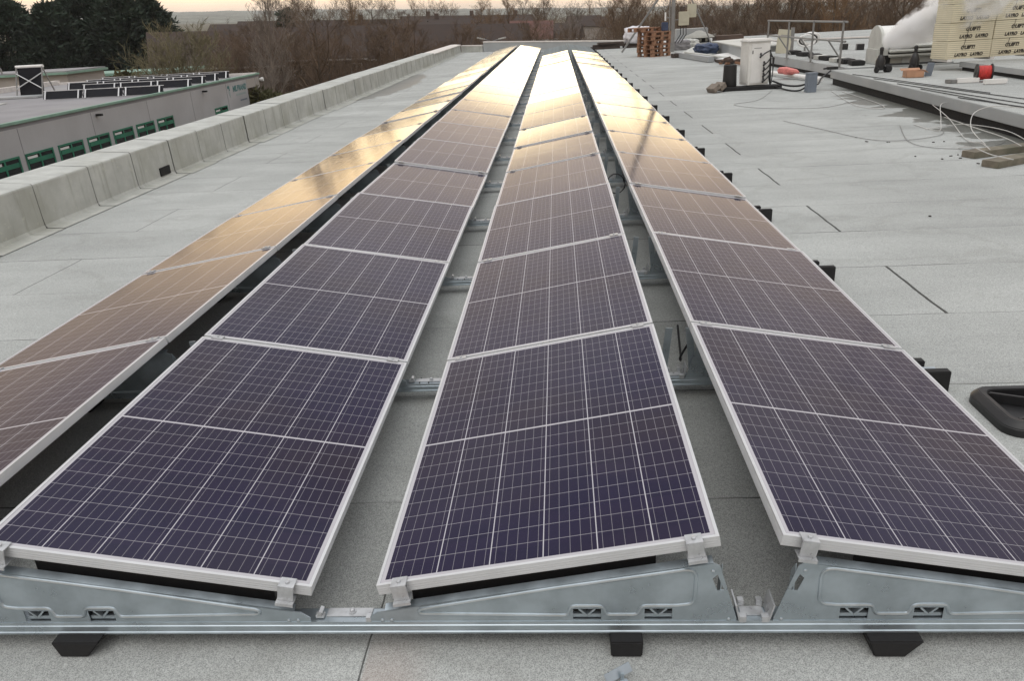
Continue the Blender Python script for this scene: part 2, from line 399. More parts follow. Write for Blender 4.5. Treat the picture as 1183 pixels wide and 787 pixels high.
# ------------------------------------------------------------------ solar array
PITCH, PW, PL = 1.704, 1.0515, 1.686
TILT, ZL = .1679, .1629
ZH = ZL + PW * math.sin(TILT); CW = PW * math.cos(TILT)
XA, XB, XC, XD = -1.4382, -.2036, 0.0, 1.2192      # A: right edge, B: right edge, C: left edge, D: left edge
PV = pv_material()
fm = MB(); t, h = .010, .036
fm.span((0, 0, -h), (PW, t, 0)); fm.span((0, PL - t, -h), (PW, PL, 0)); fm.span((0, t, -h), (t, PL - t, 0)); fm.span((PW - t, t, -h), (PW, PL - t, 0))
for zr in (-.0125, -.021, -.0295):
    for a_, b_ in (((-.0009, .004, zr - .0016), (.002, PL - .004, zr + .0016)), ((PW - .002, .004, zr - .0016), (PW + .0009, PL - .004, zr + .0016)), ((.004, -.0009, zr - .0016), (PW - .004, .002, zr + .0016)), ((.004, PL - .002, zr - .0016), (PW - .004, PL + .0009, zr + .0016))): fm.span(a_, b_)
frame_me = fm.mesh('frame', 'alu')
gm = MB(); gm.span((t, t, -.008), (PW - t, PL - t, -.002))
glass_me = gm.mesh('glass', PV)
lm = MB(); lm.span((.40, -.0015, -.026), (.49, .002, -.014)); sticker_me = lm.mesh('sticker', 'white')
ROWS = [('leftmost row of the array', XA - CW, ZL, -1, 24), ('second row from the left', XB - CW, ZH, 1, 24),
        ('third row from the left', XC, ZL, -1, 19), ('rightmost row of the array', XD, ZH, 1, 19)]
for ri, (rname, x0, z0, sg, n) in enumerate(ROWS):
    for k in range(n):
        if k == 0: lab = 'solar panel at the near end of the %s, silver framed' % rname
        elif k == n - 1: lab = 'solar panel at the far end of the %s, mirroring bright sky' % rname
        else: lab = '%s solar panel from the near end, %s' % (NTH[k], rname)
        p = thing('solar_module', lab, 'solar panel', (x0, k * PITCH + .009, z0), 0, 'tilted solar panels laid in four rows on the roof')
        p.rotation_euler = (rnd.gauss(0, .0042) if k else 0, sg * TILT + rnd.gauss(0, .0025), rnd.gauss(0, .0006))
        ob('frame', frame_me, p); ob('glass', glass_me, p)


def plate_mesh(holes, far=False):
    """folded triangular side plate: low end at x 0, high end at x 1.10, face towards -y"""
    outer = [(-.03, .0), (-.03, .055), (.0, .078), (.06, .088), (1.02, .255), (1.04, .245), (1.098, .05), (1.098, 0)]
    bm = bmesh.new(); loops = [outer] + holes
    for lp in loops:
        vs = [bm.verts.new((x, 0, z)) for x, z in lp]
        for a, b in zip(vs, vs[1:] + vs[:1]): bm.edges.new((a, b))
    bmesh.ops.triangle_fill(bm, use_beauty=True, use_dissolve=False, edges=bm.edges[:])
    r = bmesh.ops.extrude_face_region(bm, geom=bm.faces[:])
    bmesh.ops.translate(bm, vec=(0, .003, 0), verts=[v for v in r['geom'] if isinstance(v, bmesh.types.BMVert)])
    bmesh.ops.recalc_face_normals(bm, faces=bm.faces)
    me = bpy.data.meshes.new('side_plate'); bm.to_mesh(me); bm.free(); me.materials.append(MT['galv'])
    return me
def rect(x0, z0, x1, z1): return [(x0, z0), (x1, z0), (x1, z1), (x0, z1)]
PH = [rect(.605, .045, .690, .086), rect(.822, .045, .905, .086)]
EYE = [(1.020, .198), (1.034, .212), (1.056, .155), (1.036, .153)]
plate_near = plate_mesh(PH + [EYE]); plate_plain = plate_mesh([])
# pressed ribs of the plate, a half sunk bead along a closed outline
bead_path = [(.14, .071), (.126, .077), (.135, .088), (.55, .166), (.94, .231), (.962, .228), (.972, .208), (.970, .118), (.958, .103), (.925, .099), (.918, .098), (.824, .098), (.812, .093),
             (.803, .070), (.795, .064), (.712, .064), (.704, .070), (.697, .092), (.685, .098), (.607, .098), (.598, .092), (.590, .068), (.58, .062)]
def rounded(path):
    out = []
    for a, b, c in zip(path[-1:] + path[:-1], path, path[1:] + path[:1]):
        a, b, c = Vector(a), Vector(b), Vector(c)
        for q, w in ((a, .25), (c, .25)):
            dlt = q - b; out.append(b + dlt * min(w, .006 / max(dlt.length, 1e-6)))
    return [(p.x, .0005, p.y) for p in out]
bead = MB().tube(rounded(bead_path), .0065, 8, close=True)
bead_me = bead.mesh('pressed_rib', 'galv', 0, True)
slot = MB(); slot.span((-.043, .018, .040), (.043, .020, .09), 1)
slot.span((-.043, .006, .050), (.043, .018, .062), 0)
for s_ in (-1, 1): slot.box((s_ * .012, .009, .072), (.006, .018, .036), (0, s_ * .75, 0), 0)
slot_me = slot.mesh('slot_insert', ['galv', 'dark'])
flange = MB().prism([(0, .0), (.05, .0), (.035, .2), (0, .25)], 'x', 0, .003)   # folded return at the tall end
flange_me = flange.mesh('folded_flange', 'galv')
rim = MB()                                                                      # top return of the plate
rim.add([(.02, 0, .080), (1.02, 0, .255), (1.02, .028, .262), (.02, .028, .087), (.02, 0, .077), (1.02, 0, .252), (1.02, .028, .259), (.02, .028, .084)],
        [(0, 1, 2, 3), (7, 6, 5, 4), (0, 4, 5, 1), (3, 2, 6, 7), (0, 3, 7, 4), (1, 5, 6, 2)])
rim_me = rim.mesh('top_fold', 'galv')
bolt = MB().lathe([(.0065, 0), (.0065, -.002), (.004, -.004), (.002, -.005)], axis='y', n=10)
bolt_me = bolt.mesh('bolt', 'galv', 0, True)
shade = MB().prism([(.10, .03), (.86, .03), (.86, .268), (.10, .132)], 'y', .05, .056); shade_me = shade.mesh('shade_sheet', 'rubber')  # added black sheet standing in for the shade under the panels
clamp = MB()                                                                    # end clamp: tab, face, foot
clamp.span((-.03, -.022, .002), (.03, .022, .006)); clamp.span((-.03, -.022, -.048), (.03, -.018, .002))
clamp.span((-.034, -.034, -.052), (.034, .01, -.048)); clamp.span((-.034, -.036, -.060), (.034, -.032, -.048))
clamp.lathe([(.008, .006), (.008, .011), (.005, .012)], n=8)
clamp_me = clamp.mesh('clamp', 'bright', .0008)
mid = MB(); mid.span((-.035, -.020, .000), (.035, .020, .005)); mid.lathe([(.007, .005), (.007, .010), (.004, .011)], n=8); mid_me = mid.mesh('mid_clamp', 'bright', .0008)
rail_prof = [(-.020, 0), (.062, 0), (.062, .014), (.054, .018), (.054, .036), (.046, .040), (.0, .040), (-.012, .040), (-.0135, .030), (-.0165, .028), (-.0165, .008), (-.020, .006)]
rail_me = MB().prism(rail_prof, 'x', -2.66, 2.44).mesh('base_rail', 'galv')
cap_me = MB().span((-.06, -.022, RZ), (.055, .025, .056)).mesh('rail_end_block', 'rubber', .004)
foot_me = MB().prism([(-.075, -.002), (.085, -.002), (.035, RZ), (-.055, RZ)], 'y', -.058, .07).mesh('rubber_foot', 'rubber', .004)
foot_sq = MB().prism([(-.05, -.002), (.05, -.002), (.047, RZ), (-.047, RZ)], 'y', -.058, .07).mesh('rubber_foot', 'rubber', .004)
vc = MB(); vc.span((-.175, .010, .0405), (-.03, .048, .0435)); vc.lathe([(.013, .0435), (.013, .046), (.008, .046), (.008, .054), (.005, .056)], (-.095, .03, 0), n=10)
vc.span((-.205, .0, .044), (-.178, .018, .056)); vc.box((-.19, .012, .062), (.012, .03, .018), (0, .5, 0)); vc.span((-.042, -.012, .036), (-.026, .01, .056))
valley_me = vc.mesh('rail_connector', 'bright', .001)
rc = MB()
for s_ in (-1, 1):
    rc.box((1.150 + s_ * .050, .02, .072), (.005, .075, .062), (0, s_ * .22, 0)); rc.span((1.150 + s_ * .034 - .011, -.016, .036), (1.150 + s_ * .034 + .011, .004, .058))
    rc.span((1.150 + s_ * .028 - .009, .046, .046), (1.150 + s_ * .028 + .009, .066, .066))
rc.span((1.115, .008, .0405), (1.185, .046, .046))
ridge_me = rc.mesh('ridge_connector', 'bright', .001)
tie_me = MB().span((-.155, -.0055, .001), (-.149, .064, .0425)).span((-.108, -.0055, .001), (-.102, .064, .0425)).mesh('cable_tie', 'plastic')
strut_me = MB().box((0, .012, .17), (.035, .004, .27)).mesh('ridge_strut', 'galv')

for k in range(25):
    y = k * PITCH
    if k == 0: lab = 'galvanised front support with pressed triangular plates closing the near end of the array'
    elif k < 19: lab = 'support rail under the %s seam between solar panels from the near end' % NTH[k - 1]
    else: lab = 'support rail with end plates, %s from the near end of the array' % NTH[k]
    s = thing('mounting_rack', lab, 'support frame', (0, y, 0), 0, 'galvanised rails and plates carrying the solar panels')
    ob('base_rail', rail_me, s)
    if k:
        for xe, ye in ((2.425, -.03), (2.355, .10), (-2.62, -.03), (-2.56, .10)): ob('rail_end_block', cap_me, s).location = (xe, ye, 0)
    for xf, me in ((-.985, foot_me), (.765, foot_sq), (1.555, foot_me), (-1.95, foot_me), (2.2, foot_sq)): ob('rubber_foot', me, s).location = (xf, 0, 0)
    pm_ = plate_near if k == 0 else plate_plain
    for xx, mirror in ((XC + .0, 1), (XD + CW + .05, -1), (XB - .045, -1), (XA - CW, 1)):
        c = ob('side_plate', pm_, s); c.location = (xx, -.010, 0); c.scale = (mirror, 1, 1)
        if k <= 3:
            for nm, me in (('top_fold', rim_me),) + ((('pressed_rib', bead_me),) if k == 0 else ()): ob(nm, me, c)
            if k == 0:
                for xs in (.6475, .8635): ob('slot_insert', slot_me, c).location = (xs, 0, 0)
            f = ob('folded_flange', flange_me, c); f.location = (1.045, .003, 0); f.rotation_euler = (0, .0, 0)
        if k == 0:
            for bx, bz in ((.01, .045), (1.02, .225), (1.075, .045), (.04, .045)): ob('bolt', bolt_me, c).location = (bx, 0, bz)
            if xx > XA - CW + .1: ob('shade_sheet', shade_me, s).matrix_local = Matrix.Translation((xx, 0, 0)) @ Matrix.Diagonal((mirror, 1, 1, 1))
    ob('rail_connector', valley_me, s); ob('ridge_connector', ridge_me, s)
    if k:
        for xe, an in ((1.247, -.10), (1.088, .10), (-1.288, -.08)):
            c = ob('ridge_strut', strut_me, s); c.location = (xe, 0, 0); c.rotation_euler = (0, an, 0)
    if 0 < k < 9: ob('cable_tie', tie_me, s)
    for rname, x0, z0, sg, n in ROWS:
        if k > n or k > 8: continue
        for xx in (.075, PW - .075):
            c = ob('clamp' if k == 0 else 'mid_clamp', clamp_me if k == 0 else mid_me, s)
            c.location = (x0 + xx * math.cos(TILT), .006 if k == 0 else 0, z0 - sg * xx * math.sin(TILT)); c.rotation_euler = (0, sg * TILT, 0); c.scale = (.82, 1, 1)

# cables hanging in the ridge gap
def wav(pts, r, mat, name, label, cat, group=None, n=6, sub=6):
    pts = [Vector(p) for p in pts]; out = []
    for i in range(len(pts) - 1):
        p0, p1, p2, p3 = pts[max(i - 1, 0)], pts[i], pts[i + 1], pts[min(i + 2, len(pts) - 1)]
        for j in range(sub):
            u = j / sub
            out.append(.5 * ((2 * p1) + (p2 - p0) * u + (2 * p0 - 5 * p1 + 4 * p2 - p3) * u * u + (3 * p1 - p0 - 3 * p2 + p3) * u ** 3))
    out.append(pts[-1])
    return tag(MB().tube(out, r, n).build(name, mat, None, 0, True), label, cat, group)
loop = [(1.17 + .09 * math.cos(a), 6.15 + .1 * math.sin(a) * .5, .12 + .09 * math.sin(a)) for a in [i * .7 for i in range(10)]]
wav([(1.25, 5.3, .25)] + loop + [(1.26, 6.8, .24)], .006, 'cable', 'cable', 'black cable coiled in the gap along the ridge between the two right rows', 'cable', 'loose black cables under the solar array')
wav([(1.24, 1.75, .24), (1.19, 1.78, .12), (1.21, 1.9, .06), (1.25, 2.3, .08)], .006, 'cable', 'cable', 'black cable dropping by the rail at the near end of the ridge gap', 'cable', 'loose black cables under the solar array')
wav([(-1.36, 2.2, .22), (-1.33, 2.6, .1), (-1.36, 3.1, .05), (-1.32, 3.5, .2)], .006, 'cable', 'cable', 'black cable sagging in the dark gap between the two left rows', 'cable', 'loose black cables under the solar array')

# loose T-bolt lying on the felt
t_ = thing('loose_bolt', 'small galvanised T-bolt dropped on the felt before the middle rubber foot', 'bolt', (.735, -.155, RZ), .3)
MB().box((0, .01, .028), (.085, .028, .005), (.9, -.18, .15)).build('plate', 'galv', t_, .001)
MB().box((.008, -.018, .010), (.026, .022, .018), (.2, .1, .2)).lathe([(.006, 0), (.006, .03)], (.006, -.008, .012), 'z', 8).build('nut', 'galv', t_, .002)

# ------------------------------------------------------------------ parapet on the left
def parapet(name, label, x_in, y0, y1, top, mats, seg=.98, cope=False):
    t = thing(name, label, 'parapet', (0, 0, 0))
    mb = MB(); y = y0; r = random.Random(9)
    while y < y1 - .01:
        e = min(y + seg * r.uniform(.93, 1.07), y1); o = r.uniform(-.006, .006); oz = r.uniform(-.005, .005)
        prof = [(x_in + .24 + o * 5, RZ + .006 + abs(o) * .3), (x_in + .028 + o, RZ + .014), (x_in + .004 + o, RZ + .045), (x_in - .010 + o, top - .022 + oz), (x_in - .016 + o, top - .007 + oz), (x_in - .032, top + oz), (x_in - .50, top + .03 + oz), (x_in - .53, top + .0), (x_in - .53, -2.6)]
        n = len(prof)
        va = [(p[0], y + .004, p[1]) for p in prof] + [(p[0], e - .004, p[1]) for p in prof]
        fs = [(i, i + 1, n + i + 1, n + i) for i in range(n - 1)]
        mb.add(va, fs[:4], 0); mb.add(va, fs[4:7], 1); mb.add(va, fs[7:], 0)
        # lap edge: the next sheet runs under, a bitumen line shows
        inn = [(p[0] + (.003 if i < 5 else 0), p[1] + (.003 if i > 3 else .002)) for i, p in enumerate(prof)]
        vb = [(p[0], e - .006, p[1]) for p in inn] + [(p[0] - (.02 if i in (3, 4) else 0), e + .003 - (.03 if i < 2 else 0), p[1]) for i, p in enumerate(inn)]
        mb.add(vb, fs, 2)
        y = e
    mb.build('felt_skin', mats, t, 0, False)
    return t
pt = parapet('parapet_wall', 'long felt covered parapet wall with lapped joints along the left roof edge', -4.83, -6, 34.6, .415, ['felt_wall', 'felt_top', 'seam'])
MB().span((-4.90, 8.50, RZ + .05), (-4.815, 8.78, RZ + .16)).build('outlet', 'dark', pt)
t = parapet('parapet_wall', 'far stretch of the left parapet with a pale stone coping', -4.87, 34.62, 45.4, .34, ['felt_wall', 'felt_wall', 'seam'], .8)
MB().prism([(-5.44, .375), (-4.83, .35), (-4.83, .39), (-5.2, .42), (-5.44, .41)], 'y', 34.5, 45.3).build('coping', 'coping', t, .006)

def wall_run(name, label, pts, th=.25, cope=True, mat='grey_sheet', cat='parapet'):
    """upright wall along pts (x, y, top), with a coping"""
    t = thing(name, label, cat)
    for (a, b) in zip(pts, pts[1:]):
        d = Vector((b[0] - a[0], b[1] - a[1])).normalized(); nrm = Vector((-d.y, d.x)) * th
        def blk(lo, hi, ex):
            v = []
            for (p, l, h_) in ((a, lo[0], hi[0]), (b, lo[1], hi[1])):
                for off in (-ex, 1 + ex):
                    q = Vector((p[0], p[1])) + nrm * off; v += [(q.x, q.y, l), (q.x, q.y, h_)]
            return MB().add(v, [(0, 1, 3, 2), (4, 6, 7, 5), (0, 4, 5, 1), (2, 3, 7, 6), (1, 5, 7, 3), (0, 2, 6, 4)])
        blk((RZ - .3, RZ - .3), (a[2] - .06, b[2] - .06), 0).build('wall', mat, t)
        blk((a[2] - .058, b[2] - .058), (a[2], b[2]), .12).build('coping', 'coping', t, .005)
    return t
wall_run('parapet_wall', 'short lower step of the far parapet at its left corner', [(-4.9, 45.9, .33), (-3.6, 45.2, .31)], mat='felt_wall')
wall_run('parapet_wall', 'far end parapet wall behind the solar array with a pale coping', [(-3.55, 45.1, .50), (4.9, 42.6, .22)], mat='grey_sheet')
wall_run('parapet_wall', 'pale capped parapet behind the scaffold rail at the far right', [(6.4, 40.8, .10), (10.2, 39.3, .02), (19.5, 35.5, .06)], mat='grey_sheet')
wall_run('parapet_wall', 'dim stretch of far parapet behind the mast and roof ventilator', [(4.95, 42.5, .20), (6.35, 40.9, .11)], mat='grey_sheet')

# ------------------------------------------------------------------ raised roofs on the right
def deck(name, poly, top, lip=.17):
    """low raised deck: felt top, grey fascia, black skirting set back"""
    b = RZ - .02; n = len(poly); cx = sum(p[0] for p in poly) / n; cy = sum(p[1] for p in poly) / n
    def inset(k): return [(p[0] + (.05 if p[0] < cx else -.05) * k, p[1] + (.05 if p[1] < cy else -.05) * k) for p in poly]
    o = MB().prism(inset(.3), 'z', top - .01, top, 0).build(name, FELT)
    tag(o, kind='structure')
    MB().prism(poly, 'z', top - lip, top - .004).build('fascia', 'grey_sheet', o, .006)
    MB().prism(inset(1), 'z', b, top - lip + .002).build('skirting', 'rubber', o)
    return o
deck('raised_roof', [(6.36, 2.0), (16, 2.0), (16, 17.15), (6.80, 17.15)], .25, .165)
deck('raised_roof', [(7.30, 17.5), (16, 17.5), (16, 25.4), (6.98, 25.4)], .25, .22)
deck('raised_roof', [(8.66, 6.0), (15.5, 6.0), (15.5, 15.55), (8.86, 15.55)], .42, .10)
t = thing('box_kerb', 'low grey box kerb with a pale lid standing beyond the white cabinet', 'roof box', (7.3, 28.6, 0))
MB().box((0, 0, .20), (1.1, 5.8, .42)).build('body', 'grey_sheet', t, .01)
MB().box((.1, -.2, .43), (1.36, 5.9, .045), (0, -.03, 0)).build('lid', 'dirty_white', t, .008)
MB().box((.05, 0, -.025), (.9, 5.6, .05)).build('base', 'dark', t)

for k, (a, b) in enumerate((((6.78, 15.69), (7.16, 12.71)), ((6.78, 14.51), (7.2, 11.55)), ((6.76, 13.32), (7.1, 9.79)), ((6.74, 12.28), (6.88, 9.35)), ((6.69, 10.84), (6.91, 9.44)))):
    b = (a[0] + (b[0] - a[0]) * 1.5, a[1] + (b[1] - a[1]) * 1.5)
    tag(MB().tube([(a[0], a[1], .262), (b[0], b[1], .262)], .007, 6).build('cable', 'cable', None, 0, True), 'thin black cable lying straight along the edge of the raised roof', 'cable', 'straight cables on the raised roof edge')

# ------------------------------------------------------------------ timber, cables, tray near the right edge
def beam(name, label, a, b, w, h, mat, cat, z=RZ, roll=0):
    a, b = Vector(a), Vector(b); L = (b - a).length
    o = MB().box((L / 2, 0, h / 2), (L, w, h)).build(name, mat, None, .006)
    o.location = (a.x, a.y, z); o.rotation_euler = (0, 0, math.atan2(b.y - a.y, b.x - a.x)); return tag(o, label, cat)
beam('timber_plank', 'weathered timber plank lying nearer the raised roof, loose cables over it', (5.40, 7.68), (7.0, 8.32), .19, .075, 'oldwood', 'plank')
beam('timber_plank', 'weathered timber plank nearest the camera, with a square sawn end', (5.34, 7.06), (6.8, 7.86), .20, .075, 'oldwood', 'plank')
PC = 'pale loose cables on the felt by the planks'
def ploop(pts, label, r=.0055, mat='pale_cable', cat='cable', group=PC): return wav([(p[0], p[1], p[2] if len(p) > 2 else RZ + .012) for p in pts], r, mat, 'cable', label, cat, group)
ploop([(6.35, 15.6), (6.05, 13.8), (5.95, 12.8), (6.2, 12.4), (6.4, 13.2), (6.5, 15.4)], 'pale cable looped on the felt at the far corner of the raised roof')
ploop([(5.9, 10.4), (5.95, 9.7), (6.1, 10.0, .06), (6.5, 10.9, .18), (6.9, 10.9, .1), (6.9, 9.3, .06), (6.7, 7.8, .0)], 'pale cable arching up from the felt against the raised roof face')
ploop([(5.85, 9.9), (6.3, 9.75, .02), (6.45, 8.9, .04), (6.2, 7.8, .03)], 'pale cable running across the wet felt towards the planks')
ploop([(6.58, 11.4, .1), (6.3, 10.2, .05), (5.95, 8.9), (5.75, 8.1, .03), (5.6, 7.6, .04)], 'pale cable falling from the raised roof onto the plank end')
ploop([(5.72, 7.95, .04), (5.75, 8.4, .16), (5.95, 8.8, .30), (6.25, 8.9, .36), (6.6, 8.7, .33)], 'pale cable standing up in a tall arc beside the planks')
ploop([(6.46, 10.7, .0), (6.2, 9.3, .05), (6.1, 8.3, .06), (6.0, 7.7, .05)], 'pale cable crossing the others just behind the nearer plank')
ploop([(5.58, 8.3, RZ + .01), (5.5, 7.8, .04), (5.46, 7.3, .04), (5.55, 7.0, .03)], 'short pale cable end draped over the plank ends')
GC = 'thin grey cables trailing over the felt'
ploop([(5.3, 16.3), (4.6, 14.6), (4.0, 14.0), (4.4, 13.2), (5.3, 12.9), (6.0, 13.5), (6.4, 13.9)], 'thin grey cable trailing from the cabinet to the raised roof', .004, 'pole', 'cable', GC)
ploop([(4.26, 11.43), (4.55, 10.3), (4.8, 9.3), (5.16, 9.03), (5.8, 9.32), (6.1, 9.9)], 'thin grey cable snaking over the open felt before the wet patch', .004, 'pole', 'cable', GC)
ploop([(5.7, 10.4), (5.25, 9.0), (5.3, 8.4), (5.8, 8.2), (6.3, 8.6)], 'thin grey cable curling on the felt just behind the planks', .004, 'pole', 'cable', GC)

t = thing('base_tray', 'black plastic base tray with raised ribs beside the rightmost solar panels', 'base tray', (2.90, 1.41, RZ))
def rrect(w, h, r, n=5): 
    return [(sx * (w / 2 - r) + r * math.cos(a0 + i * math.pi / 2 / n), sy * (h / 2 - r) + r * math.sin(a0 + i * math.pi / 2 / n)) for sx, sy, a0 in ((1, 1, 0), (-1, 1, math.pi / 2), (-1, -1, math.pi), (1, -1, 1.5 * math.pi)) for i in range(n + 1)]
o1, i1, i2 = rrect(.74, .42, .09), rrect(.68, .36, .06), rrect(.62, .30, .05); n = len(o1); mb = MB()
rings = [(o1, 0), (o1, .038), (i1, .066), (i2, .062), (i2, .012)]
mb.add([(p[0], p[1], z) for ring, z in rings for p in ring], [(a * n + i, a * n + (i + 1) % n, (a + 1) * n + (i + 1) % n, (a + 1) * n + i) for a in range(4) for i in range(n)] + [tuple(range(4 * n, 5 * n))])
mb.build('shell', 'plastic', t, .004, True)
for a in (.42, -.42): MB().box((0, 0, .034), (.64, .022, .048), (0, 0, a)).build('rib', 'plastic', t, .004)
MB().lathe([(.09, .012), (.09, .064), (.06, .064), (.06, .02)], n=18).build('socket', 'plastic', t, .002, True)

r = random.Random(12)
for i in range(16):
    x, y = r.uniform(4.7, 6.4), r.uniform(6.2, 10.2)
    if i > 14: x, y = r.uniform(3.2, 4.6), r.uniform(4, 9)
    o = MB().box((0, 0, .006), (r.uniform(.015, .04), r.uniform(.01, .02), .010), (0, 0, r.uniform(0, 3))).build('debris_chip', 'grime', None); o.location = (x, y, RZ)
    tag(o, 'small dark chip of debris lying on the pale felt', 'debris', 'small dark chips scattered on the felt')

# ------------------------------------------------------------------ inverter cabinet and its surroundings
t = thing('cabinet', 'white electrical cabinet with a row of black cable entries, standing on a black beam', 'cabinet', (5.05, 17.0, 0), R(17))
t.scale = (.93, .93, 1.0)
MB().box((0, 0, .50), (.56, .40, .92)).build('body', 'cab', t, .008)
MB().box((0, -.01, .975), (.62, .47, .035)).box((0, -.01, 1.0), (.56, .42, .03)).build('lid', 'white', t, .008)
MB().box((.02, -.205, .50), (.47, .012, .84)).build('door', 'white', t, .004)
MB().box((-.284, 0, .40), (.012, .25, .62)).build('side_panel', 'cab', t, .004)
MB().box((-.19, -.214, .74), (.018, .012, .07)).build('latch', 'dark', t)
MB().box((-.06, -.213, .82), (.20, .004, .008)).build('rating_mark', 'ink', t)
for i, z in enumerate((.70, .52, .40, .28, .17)):
    x = .03 if i == 0 else .13
    MB().tube([(x, -.2, z), (x - .02, -.27, z - .03), (x - .07, -.31, z - .07)], .024, 8).build('cable_entry', 'cable', t, 0, True)
    MB().tube([(x - .07, -.31, z - .07), (x + .04, -.30, z + .0), (.26, -.24, z + .06), (.31, -.18, z - .05), (.34, -.2, .0)], .014, 7).build('cable', 'cable', t, 0, True)
for j in range(3): MB().tube([(.30, -.15, .75 - j * .1), (.36 + j * .02, -.2, .6), (.37, -.22, .3), (.33, -.25, .05)], .012, 7).build('cable', 'cable', t, 0, True)
o = MB().box((0, 0, 0), (1.32, .36, .08)).build('support_beam', 'rubber', None, .01); o.location = (4.95, 16.85, -.02); o.rotation_euler = (0, 0, .04)
tag(o, 'low black beam carrying the white cabinet', 'beam')
o = MB().lathe([(.155, 0), (.16, .02), (.15, .25), (.145, .46), (.13, .47), (.12, .40)], n=20).build('bucket', 'plastic', None, 0, True); o.location = (4.50, 16.95, .021)
tag(o, 'tall black plastic bucket on the beam left of the white cabinet', 'bucket')
t = thing('block', 'grey brown block tilted against the end of the black beam', 'block', (4.12, 16.55, RZ), .5)
MB().box((-.06, 0, .10), (.20, .26, .11), (0, -.55, 0)).build('half', 'brickblk', t, .008); MB().box((.12, .02, .12), (.18, .26, .12), (0, -.55, .1)).build('half', 'brickblk', t, .008)
t = thing('post', 'short grey steel post with cables entering its side, right of the white cabinet', 'post', (5.94, 15.7, RZ), .1)
MB().box((0, 0, .19), (.20, .16, .38)).build('shaft', 'post', t, .006); MB().box((0, 0, .385), (.215, .175, .02)).build('cap', 'post', t, .004)
BC = 'black cables between the cabinet and the raised roof'
def bl(pts, label, r=.018): return wav(pts, r, 'cable', 'cable', label, 'cable', BC)
bl([(5.44, 16.85, .10), (5.6, 16.4, .04), (5.75, 16.0, .05), (5.86, 15.78, .10)], 'upper black cable running from the white cabinet to the grey post', .022)
bl([(5.44, 16.75, .0), (5.6, 16.1, -.04), (5.75, 15.85, -.03), (5.86, 15.76, .04)], 'lower black cable sagging on the felt between cabinet and grey post')
bl([(6.03, 15.75, .10), (6.25, 16.2, .05), (6.5, 16.8, .12), (6.78, 17.1, .24)], 'black cable climbing from the grey post to the raised roof corner')
o = MB().box((0, 0, 0), (.24, .10, .06)).tube([(-.12, 0, 0), (-.2, 0, -.01)], .02, 8).build('cable_joint', 'plastic', None, .008); o.location = (6.86, 17.25, .285)
tag(o, 'black cable joint resting on the corner of the raised roof', 'cable joint')
tag(MB().tube([(6.0, 21.2, .02), (6.75, 17.6, .02)], .055, 10).build('pipe', 'white', None, 0, True), 'long white plastic pipe lying behind the white cabinet', 'pipe')
b = MB(); b.lathe([(.02, -.26), (.10, -.22), (.13, -.06), (.12, .10), (.07, .2), (.03, .27)], axis='x', n=10)
for i, v in enumerate(b.v): b.v[i] = (v[0], v[1] + .02 * mnoise.noise(Vector(v) * 9), max(v[2] * .8 + .04 * mnoise.noise(Vector(v) * 8 + Vector((3, 1, 2))), -.075))
o = b.build('bag', 'pink', None, 0, True); o.location = (6.34, 18.95, .13); o.rotation_euler = (0, .12, -.4); tag(o, 'crumpled pink bag lying on the white pipe', 'bag')

# ------------------------------------------------------------------ things on the raised roofs
def torch(label, x, y, z):
    t = thing('gas_bottle', label, 'gas bottle', (x, y, z), .3, 'dark gas bottles on the raised roof')
    MB().lathe([(.085, .05), (.095, .08), (.095, .24), (.06, .33), (.035, .36), (.035, .42)], n=16).build('body', 'plastic', t, 0, True)
    MB().lathe([(.03, .42), (.04, .43), (.04, .49), (.02, .51)], n=10).build('valve', 'plastic', t, 0, True)
    for s_ in (-1, 1): MB().lathe([(.065, -.02), (.065, .02)], (s_ * .11, -.05, .065), 'x', 14).build('wheel', 'rubber', t, .006)
torch('dark gas bottle on wheels before the white roof plant', 7.40, 15.9, .25)
torch('dark gas bottle on wheels behind the cardboard box', 8.10, 15.9, .25)
o = MB().lathe([(.02, 0), (.07, .02), (.08, .08), (.06, .13), (.01, .15)], n=12).build('weight', 'rubber', None, 0, True); o.location = (7.58, 15.9, .25); tag(o, 'small round black weight beside the gas bottle', 'weight')
t = thing('cardboard_box', 'open brown cardboard box on the raised roof', 'box', (7.52, 14.5, .255), -.1)
MB().span((-.16, -.12, 0), (.16, -.112, .12)).span((-.16, .112, 0), (.16, .12, .12)).span((-.16, -.12, 0), (-.152, .12, .12)).span((.152, -.12, 0), (.16, .12, .12)).span((-.16, -.12, 0), (.16, .12, .006)).build('body', 'card', t)
MB().box((-.02, .16, .135), (.36, .10, .006), (.35, 0, 0)).build('flap', 'card', t); MB().box((.20, 0, .11), (.09, .22, .006), (0, .6, 0)).build('flap', 'card', t)
o = MB().box((0, 0, .12), (.12, .05, .26), (.12, .1, 0)).build('sheet_offcut', 'post', None, .004); o.location = (7.86, 14.6, .25); tag(o, 'small upright grey offcut standing right of the cardboard box', 'offcut')
t = thing('cable_reel', 'reel of red cable between two black discs on the raised roof', 'cable reel', (8.12, 13.05, .255 + .15), R(-14))
for s_ in (-1, 1): MB().lathe([(.15, -.012), (.15, .012)], (s_ * .115, 0, 0), 'x', 22).lathe([(.035, -.02), (.035, .02)], (s_ * .115, 0, 0), 'x', 10).build('disc', 'plastic', t, .004)
MB().lathe([(.118 + .006 * (i % 2), -.102 + .204 * i / 16) for i in range(17)], (0, 0, 0), 'x', 24).build('red_cable', 'red', t, 0, True)
for x, y, lab in ((7.84, 13.0, 'pale trunking length lying left of the red cable reel'), (8.10, 12.58, 'pale trunking length lying in front of the red cable reel')):
    o = MB().box((0, 0, .04), (.36, .09, .08)).build('trunking', 'white', None, .006); o.location = (x, y, .255); o.rotation_euler = (0, 0, -.08); tag(o, lab, 'trunking')
